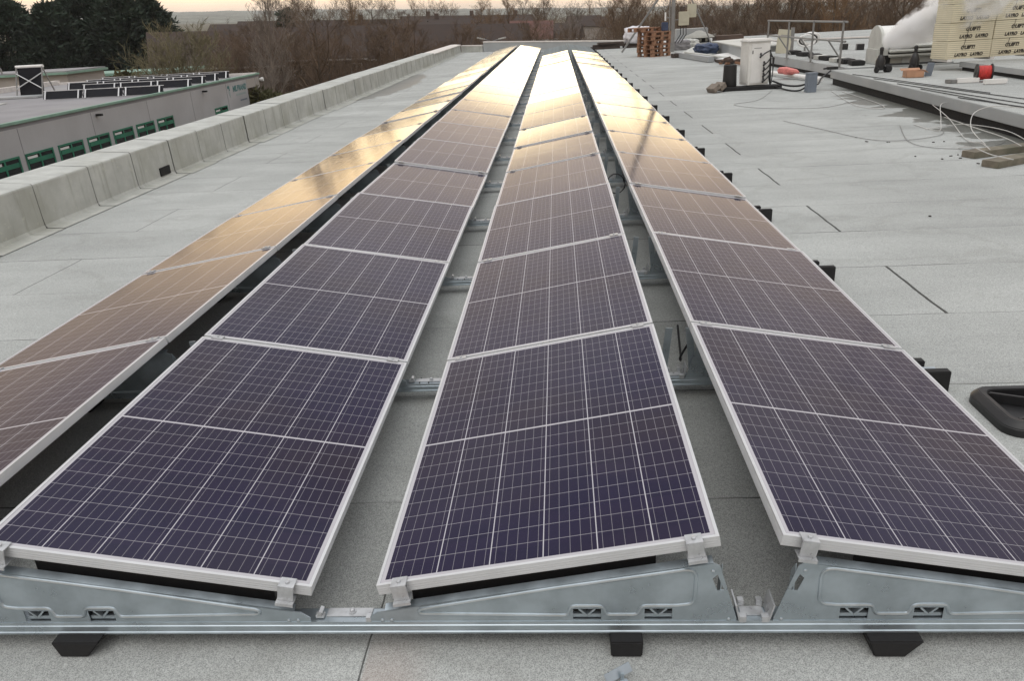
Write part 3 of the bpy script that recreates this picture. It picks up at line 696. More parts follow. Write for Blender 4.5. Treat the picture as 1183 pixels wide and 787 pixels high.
o = MB().box((0, 0, .03), (.13, .16, .06), (0, 0, .3)).build('block', 'pole', None, .008); o.location = (7.58, 13.05, .255); tag(o, 'small grey block beside the pale trunking', 'block')

# white rounded roof plant
t = thing('roof_plant', 'white barrel topped roof plant with louvres and steam drifting from it', 'roof plant', (8.85, 18.35, .25))
MB().box((0, 0, .17), (1.5, .70, .34)).build('base', 'dirty_white', t, .01)
MB().lathe([(.38, -.66), (.38, .78)], (0, 0, .46), 'x', 30).build('barrel', 'white', t, .01, True)
MB().lathe([(.35, -.70), (.42, -.70), (.42, -.63), (.37, -.63)], (0, 0, .44), 'x', 30).build('collar', 'dirty_white', t, .006, True)
for z in (.20, .30, .40): MB().box((.12, -.43 + abs(z - .3) * .2, z), (1.25, .12, .05), (.5, 0, 0)).build('louvre', 'dirty_white', t, .006)
for z in (.25, .35): MB().box((.12, -.395, z), (1.25, .05, .05)).build('louvre_gap', 'dark', t)
MB().box((-.52, -.36, .10), (.16, .03, .2)).build('opening', 'dark', t); MB().box((.18, -.37, .10), (.7, .04, .17)).build('panel', 'grey_sheet', t, .006)
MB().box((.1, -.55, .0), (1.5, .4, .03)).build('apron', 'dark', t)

# insulation packs with printed wrapping
def text_mesh(txt, size):
    c = bpy.data.curves.new('lettering', 'FONT'); c.body = txt; c.size = size; c.extrude = .0015; c.shear = .18; c.offset = size * .04
    o = bpy.data.objects.new('lettering', c); COL.objects.link(o); bpy.context.view_layer.update()
    me = bpy.data.meshes.new_from_object(o.evaluated_get(bpy.context.evaluated_depsgraph_get())); bpy.data.objects.remove(o)
    me.materials.clear(); me.materials.append(MT['ink']); return me
W1, W2 = text_mesh('QUIFT!', .098), text_mesh('LAYRO', .086)
PWD, PDP, PHT = .98, .50, .345
side = MB(); side.box((PWD / 2, PDP / 2, PHT / 2), (PWD - .004, PDP - .004, PHT - .006))
pack_me = side.mesh('boards', 'board', .004)
jm = MB()
for i in range(1, 9): jm.box((PWD / 2, PDP / 2, PHT * i / 9), (PWD - .0015, PDP - .0015, .005))
joint_me = jm.mesh('board_joint', 'board_edge')
SX, SY, SRZ = 8.52, 15.45, R(11)
rotz = Matrix.Rotation(SRZ, 3, 'Z')
for ci in range(3):
    for ri in range(5):
        off = rotz @ Vector((ci * .99, .012 * math.sin(ri * 2.1 + ci), 0))
        cn = ('left', 'middle', 'right')[ci]
        t = thing('insulation_pack', '%s pack from the bottom in the %s column of yellow insulation boards' % (NTH[ri].capitalize(), cn), 'insulation pack', (SX + off.x, SY + off.y, .475 + ri * (PHT + .003)), SRZ, 'printed packs of yellow insulation board stacked on the raised roof')
        ob('boards', pack_me, t); ob('board_joint', joint_me, t)
        sx = .20 + (.06 if ri % 2 else 0) - ri * .0
        a = ob('lettering', W1, t); a.location = (sx + .10, -.003, .185); a.rotation_euler = (R(90), 0, 0)
        for q in (0, 1):
            a = ob('lettering', W2, t); a.location = (sx - .02 + q * .35, -.003, .05); a.rotation_euler = (R(90), 0, 0)
for i in range(4):
    off = rotz @ Vector((.10 + .95 * i, .05, 0)); o = MB().box((0, .2, .025), (.10, .5, .05)).build('dunnage_block', 'white', None, .005); o.location = (SX + off.x, SY + off.y, .424); o.rotation_euler = (0, 0, SRZ)
    tag(o, 'white spacer block under the yellow insulation packs', 'spacer block', 'white spacer blocks under the insulation')

# scaffold guard rail, ballast blocks, sign, coil
t = thing('guard_rail', 'tubular scaffold guard rail standing on the raised roof edge', 'guard rail', (7.12, 20.75, .25), .02)
for y, h_ in ((-3.0, 1.02), (-.9, 1.0), (1.2, .98), (3.3, .98)): MB().tube([(0, y, 0), (0, y, h_)], .026, 8).lathe([(.07, 0), (.07, .012)], (0, y, 0), n=10).build('post', 'pole', t, 0, True)
for z in (.97, .55): MB().tube([(0.03, -3.15, z + .02), (0.03, 3.5, z)], .024, 8).build('rail', 'pole', t, 0, True)
for y in (-2.0, .2, 2.3): MB().tube([(0.03, y, .56), (.45, y + .05, .02)], .020, 8).build('brace', 'pole', t, 0, True)
for i, y in enumerate((23.5, 22.4, 21.4, 20.3, 18.9, 18.2)):
    o = MB().box((0, 0, .06), (.30, .50 if i % 2 else .6, .10), (0, 0, r.uniform(-.2, .2))).build('ballast_block', 'rubber', None, .015); o.location = (7.72, y, .25)
    tag(o, 'black rubber ballast block at the foot of the scaffold guard rail', 'ballast block', 'ballast blocks along the guard rail')
for i, y in enumerate((20.85, 19.5)):
    o = MB().box((0, 0, .05), (.34, .4, .10)).build('ballast_block', 'dirty_white', None, .012); o.location = (7.72, y, .25); tag(o, 'pale ballast block between black ones at the guard rail', 'ballast block', 'pale ballast blocks along the guard rail')
t = thing('sign_board', 'pale yellow board leaning behind the guard rail', 'board', (7.62, 24.3, .25), -.15)
MB().box((0, 0, .34), (.42, .03, .70), (-.15, .1, 0)).build('board', 'beige', t, .004); MB().box((.24, .05, .36), (.10, .12, .74)).build('side_frame', 'pole', t, .006)
MB().box((.02, -.075, .52), (.26, .004, .02), (-.15, .1, 0)).build('printed_bar', 'pole', t)
t = thing('hose_coil', 'pale coil of hose hanging behind the guard rail', 'hose', (8.6, 25.0, .55), .2)
for j in range(4): MB().tube([(.30 * math.cos(a) + .07 * j - .1, .04 * j, .17 * math.sin(a) + .02 * j) for a in [i * 2 * math.pi / 14 for i in range(14)]], .030, 7, close=True).build('hose_turn', 'white' if j != 1 else 'cable', t, 0, True)
MB().tube([(-.15, 0, -.15), (-.1, 0, -.55)], .03, 7).build('stand', 'pole', t)
for i in range(7):
    u = i / 6; x, y = (9.7 + .95 * u, 27.9 - 1.1 * u) if i < 4 else (9.55 + .3 * (i - 4), 24.6 - .55 * (i - 4))
    t = thing('crate', 'black crate with pale straps in the row before the far right parapet', 'crate', (x, y, -.06 if i < 4 else .25), R(-20), 'black strapped crates before the far parapet')
    t.scale = (.72, .72, .72)
    MB().box((0, 0, .12), (.34, .42, .24)).build('body', 'plastic', t, .01)
    MB().box((-.14, 0, .123), (.05, .43, .25)).build('strap', 'pole', t, .006)

# ------------------------------------------------------------------ pallets, mast, ventilator, scrap
def pallet_parts():
    top = MB(); top.box((0, .17, .061), (.09, .66, .078)); blk = MB().box((0, 0, 0), (.13, .11, .08)); bot = MB()
    for i in range(5): top.box((-.40 + .2 * i, 0, .133), (.15, .8 * 1.0, .02))
    for j in (-1, 0, 1): top.box((0, j * .34, .112), (1.0, .11, .02))
    for j in (-1, 0, 1):
        bot.box((0, j * .34, .010), (1.0, .11, .02))
        pass
    return [(n_, m_.mesh(n_, 'pallet', 0)) for n_, m_ in (('top_boards', top), ('spacer', blk), ('bottom_boards', bot))]
PP = pallet_parts()
for i in range(7):
    names = ['bottom', 'second from bottom', 'third from bottom', 'fourth from bottom', 'fifth from bottom', 'sixth from bottom', 'topmost, pushed left']
    x, y = 4.52 + r.uniform(-.03, .03), 32.05 + r.uniform(-.03, .03)
    if i == 6: x -= .35; y += .25
    t = thing('pallet', 'orange wooden pallet, %s in the stack by the mast' % names[i], 'pallet', (x, y, RZ + .158 * i), R(36) + r.uniform(-.05, .05), 'stacked orange wooden pallets')
    t.scale = (.95, 1.2, 1.09)
    for n_, me in PP:
        for q in range(9 if n_ == 'spacer' else 1):
            c = ob(n_, me, t)
            if n_ == 'spacer': c.location = ((q % 3 - 1) * .43, (q // 3 - 1) * .34, .061)
o = MB().box((0, 0, .16), (.26, .2, .32)).build('canister', 'blue', None, .02); o.location = (4.95, 32.1, RZ + .158 * 6); tag(o, 'small dark blue canister on top of the pallet stack', 'canister')

def rounded_bag(name, label, loc, size, mat, seed, cat):
    bm = bmesh.new(); bmesh.ops.create_icosphere(bm, subdivisions=4, radius=1)
    for v in bm.verts:
        p = v.co.copy(); k = max(abs(p.x), abs(p.y), abs(p.z)); q = p.lerp(p / k, .55)
        d_ = mnoise.noise(q * 2.3 + Vector((seed, 0, 0))) * .22 + mnoise.noise(q * 5 + Vector((0, seed, 0))) * .14 + mnoise.noise(q * 11 + Vector((seed, seed, 0))) * .05
        q = q * (1 + d_); q.z = max(q.z, -.85); v.co = Vector((q.x * size[0] / 2, q.y * size[1] / 2, (q.z + .85) * size[2] / 1.85))
    me = bpy.data.meshes.new(name); bm.to_mesh(me); bm.free(); me.materials.append(MT[mat]); me.polygons.foreach_set('use_smooth', [True] * len(me.polygons))
    o = ob(name, me); o.location = loc; return tag(o, label, cat)
for i, (x, y, w, rz) in enumerate(((3.05, 41.0, 1.5, .1), (3.25, 41.1, 1.6, -.08), (3.35, 41.0, 1.3, .04), (4.75, 41.0, 1.5, .05), (4.7, 41.05, 1.4, -.05))):
    o = MB().box((0, 0, .05), (w, .7, .10), (0, 0, 0)).build('timber_pile', 'darkwood', None, .012); lv = i if i < 3 else i - 3
    o.location = (x, y, RZ + .11 * lv); o.rotation_euler = (0, 0, rz)
    tag(o, ('dark wet timber board, %s of the low pile left of the pallets' if i < 3 else 'dark wet timber board, %s of the two under the white wrapped load') % ('bottom', 'middle', 'top')[lv if i < 3 else lv * 2], 'timber')
rounded_bag('wrapped_load', 'white wrapped load sitting on dark timbers behind the pallets', (4.75, 41.0, RZ + .2), (1.35, .9, .78), 'wrap', 3, 'wrapped load')

t = thing('mast', 'tall grey antenna mast with two stays and beige equipment boxes', 'mast', (5.62, 34.6, RZ))
MB().tube([(0, 0, 0), (0, 0, 4.0), (0, 0, 8.2)], [.085, .085, .05], 12).build('pole', 'pole', t, 0, True)
MB().tube([(-.14, .02, .2), (-.14, .02, 4.4)], .03, 8).build('cable_duct', 'pole', t, 0, True)
MB().tube([(-.05, 0, 2.95), (-1.75, .9, .55), (-2.1, 1.05, .05)], .045, 8).build('stay', 'pole', t, 0, True)
MB().tube([(.05, 0, 3.45), (1.55, .7, .75), (1.9, .85, .05)], .03, 8).build('stay', 'pole', t, 0, True)
for (x, z, w, h_, y) in ((.44, 1.06, .42, .55, -.10), (.80, 1.36, .36, .54, .12)):
    b = MB().box((x, y, z + h_ / 2), (w, .22, h_)).build('equipment_box', 'beige', t, .012); MB().box((x, y - .116, z + h_ * .52), (w * .6, .012, h_ * .6)).build('cover', 'beige', b, .006)
MB().box((.40, .1, 1.72), (.20, .18, .16)).build('junction_box', 'darkwood', t, .01)
MB().tube([(-.33, 0, 1.28), (-.33, 0, 1.62)], .035, 8).build('antenna', 'white', t, 0, True)
MB().box((-.2, 0, 1.4), (.3, .03, .03)).build('bracket', 'pole', t); MB().box((.3, .05, 1.3), (.7, .04, .04)).build('bracket', 'pole', t)
for x in (.30, .42, .54): MB().tube([(x, -.1, 1.08), (x + .02, -.1, .7), (x - .2, 0, .35)], .018, 6).build('cable', 'cable', t, 0, True)

t = thing('roof_ventilator', 'domed grey roof ventilator over dark louvres beyond the pallets', 'ventilator', (7.30, 37.9, RZ))
MB().lathe([(.72, .42), (.70, .46), (.52, .55), (.33, .62), (.12, .72), (.02, .73)], n=28).build('dome', 'dome', t, 0, True)
MB().box((0, 0, .30), (.85, .85, .20)).build('louvre_box', 'dark', t, .01)
for s_ in (-.28, 0, .28): MB().box((s_, -.43, .32), (.10, .03, .14)).build('louvre', 'dome', t, .004)
MB().box((0, 0, .10), (1.15, 1.15, .22)).build('kerb', 'grey_sheet', t, .01)
o = MB().box((0, 0, .22), (1.3, .9, .44)).build('brick_kerb', 'brick', None, .01); o.location = (8.75, 38.4, RZ); tag(o, 'dark brown kerb block just right of the domed ventilator', 'kerb')
o = MB().box((0, 0, .4), (1.5, .8, .8)).build('duct_box', 'grey_sheet', None, .02); o.location = (7.2, 39.6, RZ); tag(o, 'grey duct box standing behind the domed ventilator', 'duct')

def sheet(name, label, loc, size, rot, mat, cat, group=None):
    o = MB().box((0, 0, 0), size).build(name, mat, None, .006); o.location = loc; o.rotation_euler = rot; return tag(o, label, cat, group)
SM = 'scrap metal lengths beyond the cabinet'
sheet('metal_channel', 'grey metal channel lying at the near edge of the scrap', (5.55, 28.6, .04), (.22, 4.2, .17), (0, 0, .13), 'grey_sheet', 'channel', SM)
sheet('metal_channel', 'pale folded flashing lying across the scrap pile', (5.95, 28.2, .10), (.5, 2.6, .05), (.03, .12, .3), 'dirty_white', 'flashing', SM)
sheet('metal_channel', 'short dark channel end at the left of the scrap', (5.15, 30.3, .02), (.25, .45, .14), (0, 0, .1), 'darkwood', 'channel', SM)
sheet('white_sheet', 'white sheet lying under the low grey box kerb', (6.5, 27.2, .06), (.9, 2.4, .03), (.02, -.08, .1), 'white', 'sheet', SM)
sheet('dark_board', 'dark board lying under the edge of the white sheet', (6.35, 25.9, .0), (.7, 1.1, .08), (0, 0, .15), 'darkwood', 'board', SM)
sheet('grey_sheet', 'pale grey panel propped behind the blue tarpaulin', (6.1, 31.2, .12), (.9, 1.2, .04), (.1, -.35, .2), 'dirty_white', 'panel', SM)
rounded_bag('tarpaulin', 'crumpled dark blue tarpaulin heaped on the scrap', (6.25, 29.9, .06), (.85, .9, .36), 'blue', 8, 'tarpaulin')
rounded_bag('rag_bundle', 'grey bundle of rags below the equipment boxes', (6.15, 36.0, RZ), (.9, .6, .42), 'lb_roof', 5, 'rags')
rounded_bag('rag_bundle', 'pale bundle of sheeting right of the mast foot', (6.75, 37.2, RZ), (.9, .6, .40), 'dirty_white', 6, 'rags')
for i in range(12):
    o = MB().box((0, 0, .05), (.21, .10, .07), (r.uniform(-.3, .3), r.uniform(-.3, .3), r.uniform(0, 3))).build('loose_brick', 'brick' if i % 3 else 'pallet', None, .006); o.location = (6.05 + r.uniform(-.3, .35), 24.6 + r.uniform(-.6, .9), RZ + .02 + .06 * (i % 3))
    tag(o, 'loose brown brick in the rubble heap behind the white cabinet', 'brick', 'loose bricks behind the cabinet')

# ------------------------------------------------------------------ the neighbouring building on the left (roof frame)
LX, LT = -15.0, -.33
t = thing('office_building', 'long low grey clad building with green trim and green windows', 'building', (0, 0, 0))
MB().span((LX - 11, 3, -7.7), (LX, 38.45, LT - .16)).build('wall', 'clad', t)
mb = MB()
for k in range(10): mb.span((LX + .001, 5.0 + 3.85 * k, -7.6), (LX + .004, 5.03 + 3.85 * k, LT - .17))
mb.build('cladding_joint', 'lb_roof', t)
MB().span((LX - 11, 3, LT - .16), (LX + .0, 40.3, LT - .06)).build('roof', 'lb_roof', t)
MB().span((LX - .10, 3, LT - .055), (LX + .05, 40.35, LT + .03)).build('edge_trim', 'green', t, .01)
MB().span((LX - 11.1, 3, LT - .06), (LX - 10.8, 40.3, LT + .16)).build('rear_kerb', 'coping', t)
MB().span((LX - 10.8, 40.1, LT - .06), (LX - .1, 40.36, LT + .05)).build('end_kerb', 'coping', t)
MB().span((LX - .30, 39.95, -7.6), (LX, 40.25, LT - .165)).build('porch_column', 'clad_b', t, .01)
MB().span((LX - 2.0, 38.47, LT - .60), (LX - .003, 39.94, LT - .165)).build('porch_beam', 'clad_b', t)
MB().span((LX - 2.6, 38.5, -7.6), (LX - 2.4, 40.1, LT - .17)).build('porch_screen', 'bark', t)
MB().lathe([(.05, -.12), (.10, 0), (.10, .1)], (LX + .12, 40.3, LT - .3), 'x', 10).build('lamp', 'white', t, 0, True)
for y in (24.6, 33.2): MB().box((LX + .10, y, LT - .28), (.2, .12, .07)).build('lamp', 'dark', t)
def window(y0, y1, zt, zb):
    w = MB()
    w.span((LX - .02, y0, zb), (LX + .025, y0 + .06, zt)).span((LX - .02, y1 - .06, zb), (LX + .025, y1, zt)).span((LX - .02, y0 + .06, zt - .06), (LX + .025, y1 - .06, zt)).span((LX - .02, y0 + .06, zb), (LX + .025, y1 - .06, zb + .06)).span((LX - .02, (y0 + y1) / 2 - .03, zb + .06), (LX + .024, (y0 + y1) / 2 + .03, zt - .06)).span((LX - .02, y0 + .06, (zt + zb) / 2 - .03), (LX + .022, y1 - .06, (zt + zb) / 2 + .02))
    f = w.build('window', 'green_d', t)
    MB().span((LX + .002, y0 + .05, zb + .05), (LX + .008, y1 - .05, zt - .05)).build('pane', 'glassd', f)
    MB().span((LX + .009, y0 + .08, zt - .16), (LX + .012, y0 + .55, zt - .09)).build('sheet_of_paper', 'white', f)
    for z in (zt - .30, zt - .75): MB().span((LX + .009, y0 + .10, z), (LX + .018, y1 - .08, z + .13)).build('shelf', 'green_d', f)
    MB().span((LX + .019, y0 + .16, zt - .62), (LX + .023, y0 + .5, zt - .58)).span((LX + .019, y0 + .46, zt - .80), (LX + .023, y0 + .5, zt - .58)).build('bracket', 'white', f)
for k in range(14): window(7.35 + 1.635 * k, 7.35 + 1.635 * k + 1.36, -1.24, -2.6)
window(34.1, 35.55, -1.44, -2.5)
def wall_text(txt, size, y, z, mat):
    me = text_mesh(txt, size).copy(); me.materials.clear(); me.materials.append(MT[mat]); o = ob('lettering', me, t); o.location = (LX + .004, y, z); o.rotation_euler = (R(90), 0, R(90))
wall_text('MILBRAND', .36, 36.55, -.92, 'teal')
MB().prism([(35.95, -.62), (36.2, -.62), (36.2, -.85), (36.1, -.85), (36.1, -.74), (35.95, -.74)], 'x', LX + .002, LX + .006).build('emblem', 'teal', t)
MB().prism([(36.03, -.86), (36.2, -.90), (36.2, -1.15), (36.12, -1.15), (36.03, -.98)], 'x', LX + .002, LX + .006).build('emblem', 'teal_l', t)
MB().span((LX + .002, 36.9, -1.14), (LX + .005, 38.15, -1.05)).build('lettering_bar', 'teal_l', t); MB().span((LX + .002, 37.3, -1.42), (LX + .005, 38.2, -1.35)).build('lettering_bar', 'post', t)

# solar collectors on that roof: rows of dark boxes with pale top rails and brackets
def collector(x, y, i, lab):
    c = thing('solar_collector', lab, 'solar collector', (x, y, LT - .06), 0, 'dark solar collectors in rows on the neighbouring roof')
    ob('dark_panel', COLP[0], c); ob('top_rail', COLP[1], c)
    for q in (.12, 1.5): ob('bracket', COLP[2], c).location = (q, 0, 0)
COLP = (MB().box((.82, .12, .17), (1.6, .03, .32), (-.5, 0, 0)).mesh('dark_panel', 'collector', .004), MB().box((.82, .21, .325), (1.62, .05, .025)).mesh('top_rail', 'alu'),
        MB().box((0, .06, .17), (.05, .03, .36), (-.5, 0, 0)).box((0, .34, .15), (.05, .03, .34), (.5, 0, 0)).mesh('bracket', 'alu'))
rowdef = [('nearest', 29.5, -19.95, 3), ('second', 32.9, -20.3, 3), ('third', 34.9, -22.2, 4), ('fourth', 36.6, -22.3, 4), ('fifth', 38.2, -22.4, 4)]
for rn, y, x0, n in rowdef:
    for i in range(n): collector(x0 + i * 1.67, y, i, '%s collector from the left in the %s row on the neighbouring roof' % (NTH[i].capitalize(), rn))
s = thing('standing_collector', 'tall standing collector frame with a crossed brace on the neighbouring roof', 'solar collector', (-22.6, 31.9, LT - .06), R(-6))
MB().box((.70, .20, .62), (1.15, .04, 1.15), (-.22, 0, 0)).build('dark_panel', 'collector', s, .01)
MB().tube([(.05, .33, 1.22), (1.36, .33, 1.22)], .06, 10).build('top_roll', 'white', s, 0, True)
for x in (.08, 1.32): MB().tube([(x, .30, 1.22), (x + .02, -.12, .05)], .03, 6).tube([(x, .30, 1.2), (x + .1, .62, .05)], .03, 6).build('leg', 'pole', s)
for a, b in (((.10, .18, .95), (1.30, -.02, .35)), ((1.30, .20, .95), (.10, -.02, .35))): MB().tube([a, b], .022, 6).build('brace', 'alu', s)
o = MB().box((0, 0, .05), (3.0, .9, .08)).build('platform', 'grey_sheet', None, .01); o.location = (-22.6, 31.4, LT - .06); tag(o, 'low grey platform under the standing collector frame', 'platform')
for x, y, lab in ((-21.4, 28.2, 'pale loose panel lying near the edge of the neighbouring roof'), (-23.2, 28.0, 'pale loose panel lying at the left of the neighbouring roof')):
    o = MB().box((0, 0, .02), (1.3, .6, .03), (0, 0, .1)).build('loose_sheet', 'dirty_white', None, .004); o.location = (x, y, LT - .06); tag(o, lab, 'panel')
o = MB().box((0, 0, .02), (.9, .3, .04), (.05, 0, .4)).build('loose_sheet', 'dark', None); o.location = (-22.2, 28.3, LT - .06); tag(o, 'dark loose strip lying between the pale panels on the neighbouring roof', 'panel')
t = thing('plant_room', 'beige plant room with green eaves behind the grey clad building', 'building', (-29.6, 45.5, 0))
MB().span((-6, -1.5, -7.7), (2.0, 2.5, -.02)).build('wall', 'clad_b', t); MB().span((-6.2, -1.7, -.02), (2.2, 2.7, .10)).build('eaves', 'green', t); MB().span((-6.1, -1.6, .10), (2.1, 2.6, .17)).build('roof', 'lb_roof', t)
MB().tube([(-3, -1.4, .17), (-3, -1.4, .5), (-2.6, -1.4, .8), (-2.1, -1.4, .75), (-1.9, -1.4, .4), (-1.9, -1.4, .17)], .05, 8).build('pipe', 'pole', t, 0, True)
t = thing('low_wing', 'low wing with a green eave behind the plant room', 'building', (-29.5, 53, 0))
MB().span((-4, 0, -7.7), (4.2, 4, -.62)).build('wall', 'clad_b', t); MB().span((-4.2, -.2, -.62), (4.4, 4.2, -.45)).build('eaves', 'green', t)

# ------------------------------------------------------------------ beyond the roofs (world frame, ground at GZ)
def polar(deg, dist): return (.534 + math.sin(R(deg)) * dist, -1.89 + math.cos(R(deg)) * dist)

def terrace(name, label, deg, dist, w, ridge, eave, rot, mat_t='tile', wins=6, chim=2, mat_w='brick', depth=8.0, label_cat='house'):
    x, y = polar(deg, dist)
    t = thing('terraced_house' if name is None else name, label, label_cat, (x, y, GZ), R(rot), None, far=True)
    e, rg = eave - GZ, ridge - GZ
    MB().span((-w / 2, 0, 0), (w / 2, depth, e)).build('wall', mat_w, t)
    rf = MB().prism([(-.35, e - .12), (depth / 2, rg), (depth + .35, e - .12), (depth + .35, e - .3), (-.35, e - .3)], 'x', -w / 2 - .2, w / 2 + .2).build('roof', mat_t, t)
    MB().span((-w / 2 - .2, -.42, e - .34), (w / 2 + .2, -.352, e - .18)).build('gutter', 'frame', t)
    rr = random.Random(int(deg * 10) + 77)
    for k in range(wins):
        for z0, z1 in ((e - 1.75, e - .65), (e - 4.5, e - 3.2)):
            cx = -w / 2 + w * (k + .5) / wins + rr.uniform(-.3, .3); ww = rr.choice((.6, .9, .9))
            f = MB().span((cx - ww, -.03, z0), (cx + ww, .01, z1)).build('window', 'frame', t)
            for s_ in (-1, 1): MB().span((cx + (s_ - 1) * ww / 2 + .08, -.045, z0 + .09), (cx + (s_ + 1) * ww / 2 - .08, -.032, z1 - .09)).build('pane', 'glassd', f)
    for k in range(chim):
        cx = -w / 2 + w * (k + .5) / chim + 1
        c = MB().box((cx, depth / 2, rg + .35), (.9, .6, 1.2)).build('chimney', mat_w, rf)
        MB().lathe([(.13, rg + .95), (.11, rg + 1.25)], (cx - .2, depth / 2, 0), n=8).lathe([(.13, rg + .95), (.11, rg + 1.25)], (cx + .2, depth / 2, 0), n=8).build('chimney_pot', 'render', c)
    return t
terrace(None, 'brown brick terrace with a long dark roof, seen beyond the porch of the grey building', -22.6, 84, 12, .6, -2.4, 22, wins=4, chim=0)
terrace(None, 'brown brick terrace with a dark tiled roof behind the leafless trees left of centre', -16.5, 90, 11, .75, -2.2, 16, wins=4, chim=0)
terrace(None, 'widest brown brick terrace, dark roof above the middle of the left parapet', -10.8, 92, 17, .8, -2.4, 10, wins=6, chim=0)
terrace(None, 'brown terrace whose dark roof shows above the far corner of the parapet', -4.5, 96, 9, .75, -2.3, 4, wins=3, chim=0)
terrace(None, 'small house with a red tiled roof behind the far parapet', -1.7, 104, 5.2, .95, -1.0, 0, 'tile_r', 2, 0)
terrace(None, 'small pale rendered house beside the red roofed one', .6, 108, 3.2, .6, -1.0, -8, 'tile', 1, 0, 'render')
terrace('brick_block', 'flat brown block with a band of pale windows behind the scaffold rail', 18.6, 82, 15, -.3, -.9, -18, 'tile', 4, 0, 'brick')
terrace('brick_block', 'brown building end beside the white roof plant', 22.3, 70, 9, .1, -.6, -22, 'tile', 2, 0, 'brick')
terrace(None, 'distant row of houses with a dim roof beyond the first terraces', -13.5, 170, 46, 1.1, -1.2, 12, wins=8, chim=3)
terrace(None, 'distant pale roofed row of houses seen over the terrace at centre left', -6.0, 190, 30, 1.6, -.9, 6, wins=6, chim=3)

# ---- leafless trees
def bare(seed, H, spread=.5, n1=15, trunk=.17, lean=.0, low=.25, thin=1.0, up=.55):
    """returns (trunk mesh, crown mesh): recursive limbs and twigs as thin tapered prisms"""
    rr = random.Random(seed); tr = MB(); cr = MB()
    def seg(mb, a, b, r0, r1):
        t = (b - a)
        if t.length < 1e-5: return
        t.normalize(); u = t.orthogonal().normalized(); w = t.cross(u); o = len(mb.v)
        for p, q in ((a, r0), (b, r1)):
            for k in range(3):
                an = k * 2.0944; mb.v.append(tuple(p + (u * math.cos(an) + w * math.sin(an)) * q))
        for k in range(3): mb.f.append((o + k, o + (k + 1) % 3, o + 3 + (k + 1) % 3, o + 3 + k)); mb.mi.append(0)
    def limb(mb, p, d, L, r0, lvl):
        n = 4 if lvl < 2 else 3 if lvl == 2 else 2; pts = [p]; rad = [r0]
        for i in range(n):
            d = (d + Vector((rr.gauss(0, .17), rr.gauss(0, .17), rr.gauss(.05, .10)))).normalized()
            q = pts[-1] + d * L / n; pts.append(q); rad.append(r0 * (1 - .72 * (i + 1) / n)); seg(mb, pts[-2], q, rad[-2], rad[-1])
        if lvl >= 4: return
        kids = (0, 8, 6, 5)[lvl] if lvl else 0
        for k in range(kids):
            u = rr.uniform(.25, 1.0); i = min(int(u * n), n - 1); f = u * n - i; p0 = pts[i].lerp(pts[i + 1], f)
            ax = (pts[i + 1] - pts[i]).normalized(); side_ = Vector((rr.gauss(0, 1), rr.gauss(0, 1), rr.gauss(.25, .8)))
            side_ = (side_ - ax * side_.dot(ax)).normalized(); nd = (ax * rr.uniform(.55, 1.1) + side_ * rr.uniform(.5, .9) + Vector((0, 0, .25))).normalized()
            limb(cr, p0, nd, L * rr.uniform(.34, .58), max(rad[i] * .45, .007 * thin), lvl + 1)
    P = Vector((0, 0, 0)); pts = [P]; n = 7
    for i in range(n):
        P = P + Vector((rr.gauss(lean, .03) * H / n * 2, rr.gauss(0, .03) * H / n * 2, H * .86 / n)); pts.append(P)
    for i in range(n): seg(tr, pts[i], pts[i + 1], H * trunk * .1 * (1 - .8 * i / n), H * trunk * .1 * (1 - .8 * (i + 1) / n))
    for k in range(n1):
        u = low + (1 - low) * (k + rr.random()) / n1; i = min(int(u * n), n - 1); p0 = pts[i].lerp(pts[i + 1], u * n - i); an = k * 2.4 + rr.uniform(-.4, .4)
        el_ = up + rr.uniform(-.15, .25) + .3 * u; d = Vector((math.cos(an) * math.cos(el_), math.sin(an) * math.cos(el_), math.sin(el_)))
        limb(cr, p0, d, H * spread * (1.15 - .7 * u) * rr.uniform(.7, 1.1), H * trunk * .035 * (1.1 - .6 * u), 1)
    return tr, cr
def tree_kind(seed, H, barkm, twigm, **kw):
    a, b = bare(seed, H, **kw); return a.mesh('trunk', barkm), b.mesh('crown', twigm)
KIND = [tree_kind(1, 10, 'bark', 'twig', spread=.45), tree_kind(2, 10, 'bark', 'twig', spread=.38, n1=18), tree_kind(3, 10, 'bark', 'twig_o', spread=.42, up=.75),
        tree_kind(4, 10, 'bark_p', 'bark_p', spread=.34, n1=18, up=.8), tree_kind(5, 10, 'bark', 'twig', spread=.55, n1=14, low=.12)]
def plant_tree(label, deg, dist, top, kind, group=None, wide=1.0, name='bare_tree', cat='tree', base=GZ):
    x, y = polar(deg, dist); t = thing(name, label, cat, (x, y, base), rnd.uniform(0, 6.28), group, far=True)
    k = (top - base) / 9.6; t.scale = (k * wide, k * wide, k)
    ob('trunk', KIND[kind][0], t); ob('crown', KIND[kind][1], t); return t
plant_tree('slender pale birch rising above the porch of the grey building', -19.3, 50, 3.2, 3, wide=.9)
plant_tree('leafless tree with a forked trunk in front of the middle terrace', -15.9, 56, 2.2, 4)
plant_tree('tall leafless tree with upright orange brown twigs, above the left terraces', -13.6, 118, 5.2, 2, wide=.8)
plant_tree('round leafless tree standing over the roofs left of the parapet corner', -11.2, 125, 3.2, 1)
plant_tree('thin leafless tree against the sky right of the conifers', -17.3, 110, 4.0, 3)
plant_tree('leafless tree just behind the far corner of the left parapet', -9.6, 66, .9, 0)
plant_tree('broad leafless tree with glowing twigs above the far parapet', -3.4, 120, 4.2, 2)
plant_tree('tall leafless tree behind the red roofed house', -.6, 118, 3.6, 1)
plant_tree('leafless tree with a pale trunk right of the red roofed house', 1.2, 90, 2.2, 3)
plant_tree('leafless tree behind the white wrapped load', 4.6, 80, 2.6, 0)
plant_tree('tallest leafless tree, rising behind the scaffold rail', 15.8, 70, 6.0, 4)
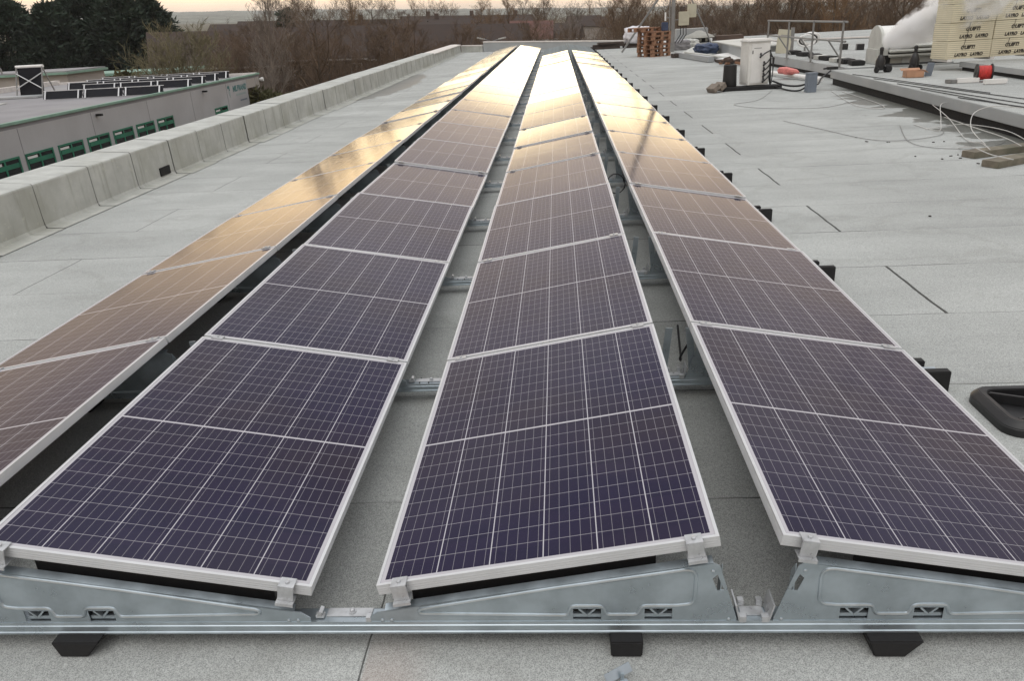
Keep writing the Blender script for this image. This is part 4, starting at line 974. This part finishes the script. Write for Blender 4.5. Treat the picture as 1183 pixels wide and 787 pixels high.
plant_tree('leafless tree with steep limbs left of the white roof plant', 18.2, 64, 5.0, 2)
plant_tree('leafless tree behind the steam of the roof plant', 22.0, 66, 5.2, 0)
r2 = random.Random(21)
WG = 'trees of the leafless wood beyond the roof'
for i in range(34):
    dg = 3.6 + 21 * (i + r2.random()) / 34; ds = r2.uniform(62, 120)
    top = r2.uniform(.6, 2.6) + (1.3 if dg > 13 else 0) + (ds - 80) * .012
    plant_tree('leafless brown tree standing in the wood behind the pallets, mast and cabinet', dg, ds, top, r2.choice((0, 0, 1, 1, 4)), WG, r2.uniform(.9, 1.3))
HG = 'leafless trees before and between the brick terraces'
for i in range(34):
    dg = -23 + 25 * (i + r2.random()) / 34; ds = r2.uniform(58, 84)
    plant_tree('leafless brown tree standing before the dark roofs of the brick terraces', dg, ds, r2.uniform(-1.6, .9), r2.choice((0, 1, 4, 0)), HG, r2.uniform(1.0, 1.4))
SG = 'leafless trees on the skyline behind the terraces'
for i in range(26):
    dg = -18 + 34 * (i + r2.random()) / 26; ds = r2.uniform(130, 220)
    plant_tree('small leafless tree on the skyline beyond the terraces and the wood', dg, ds, r2.uniform(1.6, 4.6), r2.choice((0, 1, 2, 4)), SG, r2.uniform(.9, 1.4))
# brush under the wood that reads as one brown mass
mb = MB(); r3 = random.Random(5)
for i in range(26000):
    dg = r3.uniform(-25, 27); ds = r3.uniform(52, 130)
    if dg < -1: ds = r3.uniform(56, 82)
    x, y = polar(dg, ds); hgt = r3.uniform(2.0, 7.4) * (.7 + .5 * mnoise.noise((x * .06, y * .06, 0))) * (.66 if dg < -1 else 1); o = len(mb.v)
    lx, ly = r3.gauss(0, .8), r3.gauss(0, .8); w = r3.uniform(.02, .06); z0 = GZ + r3.uniform(0, .55) * hgt
    an = r3.uniform(0, 3.14); cx, sx = math.cos(an) * w, math.sin(an) * w
    mb.v += [(x - cx, y - sx, z0), (x + cx, y + sx, z0), (x + lx, y + ly, GZ + hgt)]; mb.f.append((o, o + 1, o + 2)); mb.mi.append(0)
o = mb.build('undergrowth', 'twig'); tag(o, kind='stuff', far=True)
o['label'] = 'brown leafless brush filling the ground between houses and trees'

# ---- evergreen and bushy plants
def needles(seed, H, rad, n, leaf, shape, droop=.2):
    """crown of small leaf clumps gathered on boughs: uneven outline, holes"""
    rr = random.Random(seed); mb = MB(); boughs = []
    for i in range(int(n / 42)):
        h = rr.random() ** .85; a = rr.uniform(0, 6.283); rm = rad * shape(h) * (.80 + .35 * mnoise.noise((math.cos(a) * 1.3, math.sin(a) * 1.3, h * 5 + seed)))
        boughs.append((a, h, max(rm, .15)))
    for a, h, rm in boughs:
        da = Vector((math.cos(a), math.sin(a), 0)); tip = rr.uniform(.9, 1.08)
        for j in range(42):
            u = rr.uniform(.35, 1.0) ** .7 * tip; spreadr = .10 * rm * (1.25 - u) + .16
            p = da * (rm * u) + Vector((rr.gauss(0, spreadr), rr.gauss(0, spreadr), h * H - droop * u * rm * (1 - h) + .35 * u * u * rm * .5 + rr.gauss(0, .16)))
            d = (da * .8 + Vector((rr.gauss(0, .5), rr.gauss(0, .5), rr.gauss(.45, .4)))).normalized(); w = d.orthogonal().normalized(); w.rotate(Matrix.Rotation(rr.uniform(0, 6.28), 3, d))
            s_ = leaf * rr.uniform(.6, 1.4); o = len(mb.v); q = p + d * s_
            mb.v += [tuple(p - w * s_ * .22), tuple(p + w * s_ * .22), tuple(q)]; mb.f.append((o, o + 1, o + 2)); mb.mi.append(0)
    return mb
def evergreen(label, deg, dist, H, rad, seed, mat='conifer', n=26000, leaf=.30, shape=lambda h: (1 - h ** 3) ** .7 * min(1, .6 + h * 4), name='conifer'):
    x, y = polar(deg, dist); t = thing(name, label, 'tree', (x, y, GZ), 0, None, far=True)
    MB().tube([(0, 0, 0), (0.1, 0, H * .5), (0, 0, H * .93)], [.32, .2, .05], 8).build('trunk', 'bark', t)
    needles(seed, H, rad, n, leaf, shape).build('crown', mat, t); return t
evergreen('dark conifer cut by the left edge of the photograph', -34.1, 96, 11.3, 5.0, 11, n=30000, leaf=.42)
evergreen('dark conifer with a low top, second from the left in the evergreen group', -31.8, 94, 10.6, 4.6, 12, n=30000, leaf=.42)
evergreen('tallest dark conifer in the middle of the evergreen group', -29.9, 98, 12.3, 5.4, 13, n=36000, leaf=.42)
evergreen('dark conifer between the tallest one and the rightmost one', -27.9, 95, 11.8, 4.8, 14, n=30000, leaf=.42)
evergreen('dark conifer standing rightmost in the evergreen group', -26.3, 97, 11.2, 4.4, 16, n=30000, leaf=.42)
evergreen('small dark evergreen on the skyline beside the birch', -18.0, 120, 10.2, 2.6, 15, n=3000, leaf=.6, shape=lambda h: (1 - h * h) ** .5)
x, y = polar(-25.4, 46)
t = thing('bare_bush', 'round bushy leafless tree with greenish stems before the conifers', 'bush', (x, y, GZ), 0, None, far=True)
a, b = bare(31, 7.9, spread=.54, n1=34, low=.05, up=.62, trunk=.30, thin=1.6); a.build('trunk', 'bark', t); b.build('crown', 'twig_g', t)
for lab, dg, ds, H, rad, sd, mt in (('low orange brown hedge below the conifers', -28.4, 49, 6.6, 2.2, 41, 'sage'), ('olive green hedge at the porch end of the grey building', -20.3, 44, 5.6, 2.2, 42, 'sage'), ('olive hedge under the pale birch', -18.7, 47, 5.2, 2.0, 43, 'sage')):
    x, y = polar(dg, ds); t = thing('hedge', lab, 'hedge', (x, y, GZ), 0, None, far=True)
    needles(sd, H, rad, 7000, .26, lambda h: (1 - h ** 4) ** .5).build('leaves', mt, t)

# ---- street lamps between the buildings
for lab, dg, ds, top in (('double armed street lamp above the far end of the left parapet', -4.4, 78, -.55), ('double armed street lamp beyond the white cabinet', 12.6, 66, -.75), ('double armed street lamp behind the antenna mast stays', 9.8, 84, -.6)):
    x, y = polar(dg, ds); t = thing('street_lamp', lab, 'street lamp', (x, y, GZ), R(-dg), None, far=True); h_ = top - GZ
    MB().tube([(0, 0, 0), (0, 0, h_)], [.10, .06], 8).build('pole', 'pole', t, 0, True)
    for s_ in (-1, 1):
        MB().tube([(0, 0, h_ - .05), (s_ * .7, 0, h_ + .18)], .04, 6).build('arm', 'pole', t); MB().box((s_ * 1.0, 0, h_ + .24), (.75, .26, .12), (0, -s_ * .2, 0)).build('lamp_head', 'dirty_white', t, .02)
rr = random.Random(3)
for i in range(9):
    dg = (-22, -17, -9.5, -7.2, -2.5, 2.1, 3.0, 10.4, 14.2)[i]; x, y = polar(dg, 150 + 20 * rr.random()); t = thing('distant_house', 'small distant house with a pale gable, %s from the left along the skyline' % NTH[i], 'house', (x, y, GZ), rr.uniform(-.5, .5), 'distant pale houses below the hills', far=True)
    h_ = rr.uniform(6.2, 7.4); MB().span((-3, 0, 0), (3, 6, h_)).build('wall', 'render', t); MB().prism([(-.3, h_ - .1), (3, h_ + 1.7), (6.3, h_ - .1)], 'x', -3.2, 3.2).build('roof', 'tile', t)

# ------------------------------------------------------------------ steam from the roof plant, haze over the land
A, B = Vector((8.02, 17.35, .72)), Vector((9.5, 14.7, 2.1)); L = (B - A).length
sm = MB().lathe([(.10, 0), (.24, .12), (.32, .5), (.48, 1.2), (.62, 2.0), (.76, L), (.3, L + .4)], n=24)
ms = bpy.data.materials.new('white_steam'); ms.use_nodes = True; g = NT(ms.node_tree); g.n.remove(g.n['Principled BSDF']); v = g.n.new('ShaderNodeVolumePrincipled')
c = g.coord(); x_, y_, z_ = g.sep(c); rad_ = g.m('SQRT', g.m('ADD', g.m('MULTIPLY', x_, x_), g.m('MULTIPLY', y_, y_)))
rel = g.m('DIVIDE', rad_, g.m('ADD', .25, g.m('MULTIPLY', z_, .14)))
nz = g.noise(g.mapping(c, (1, 1, .75)), 2.7, 6, .62)
den = g.step(g.m('ADD', rel, g.m('MULTIPLY', g.m('SUBTRACT', nz, .5), 3.8)), .15, 1.0, 1, 0)
den = g.m('MULTIPLY', den, g.step(z_, -.05, .25)); den = g.m('MULTIPLY', den, g.step(z_, .5, L + .3, 20.0, 1.3))
g.l.new(den, v.inputs['Density']); v.inputs['Color'].default_value = (.98, .98, .98, 1); v.inputs['Anisotropy'].default_value = .2
g.l.new(v.outputs[0], g.n['Material Output'].inputs['Volume']); MT['steam'] = ms
o = sm.build('steam', 'steam', None, 0, True); o.location = A; o.rotation_euler = (B - A).to_track_quat('Z', 'Y').to_euler()
tag(o, 'white steam drifting from the roof plant across the insulation packs', 'steam', kind='stuff')

hz = bpy.data.materials.new('pale_haze'); hz.use_nodes = True; g = NT(hz.node_tree); g.n.remove(g.n['Principled BSDF']); v = g.n.new('ShaderNodeVolumePrincipled')
v.inputs['Density'].default_value = HAZE; v.inputs['Color'].default_value = (.96, .97, .98, 1)
g.l.new(v.outputs[0], g.n['Material Output'].inputs['Volume'])
if HAZE > 0: tag(MB().span((-4600, -700, GZ - 1.2), (4600, 4600, 36)).build('haze', hz), kind='stuff', far=True)

for o in TOPS: o.matrix_basis = T @ o.matrix_basis
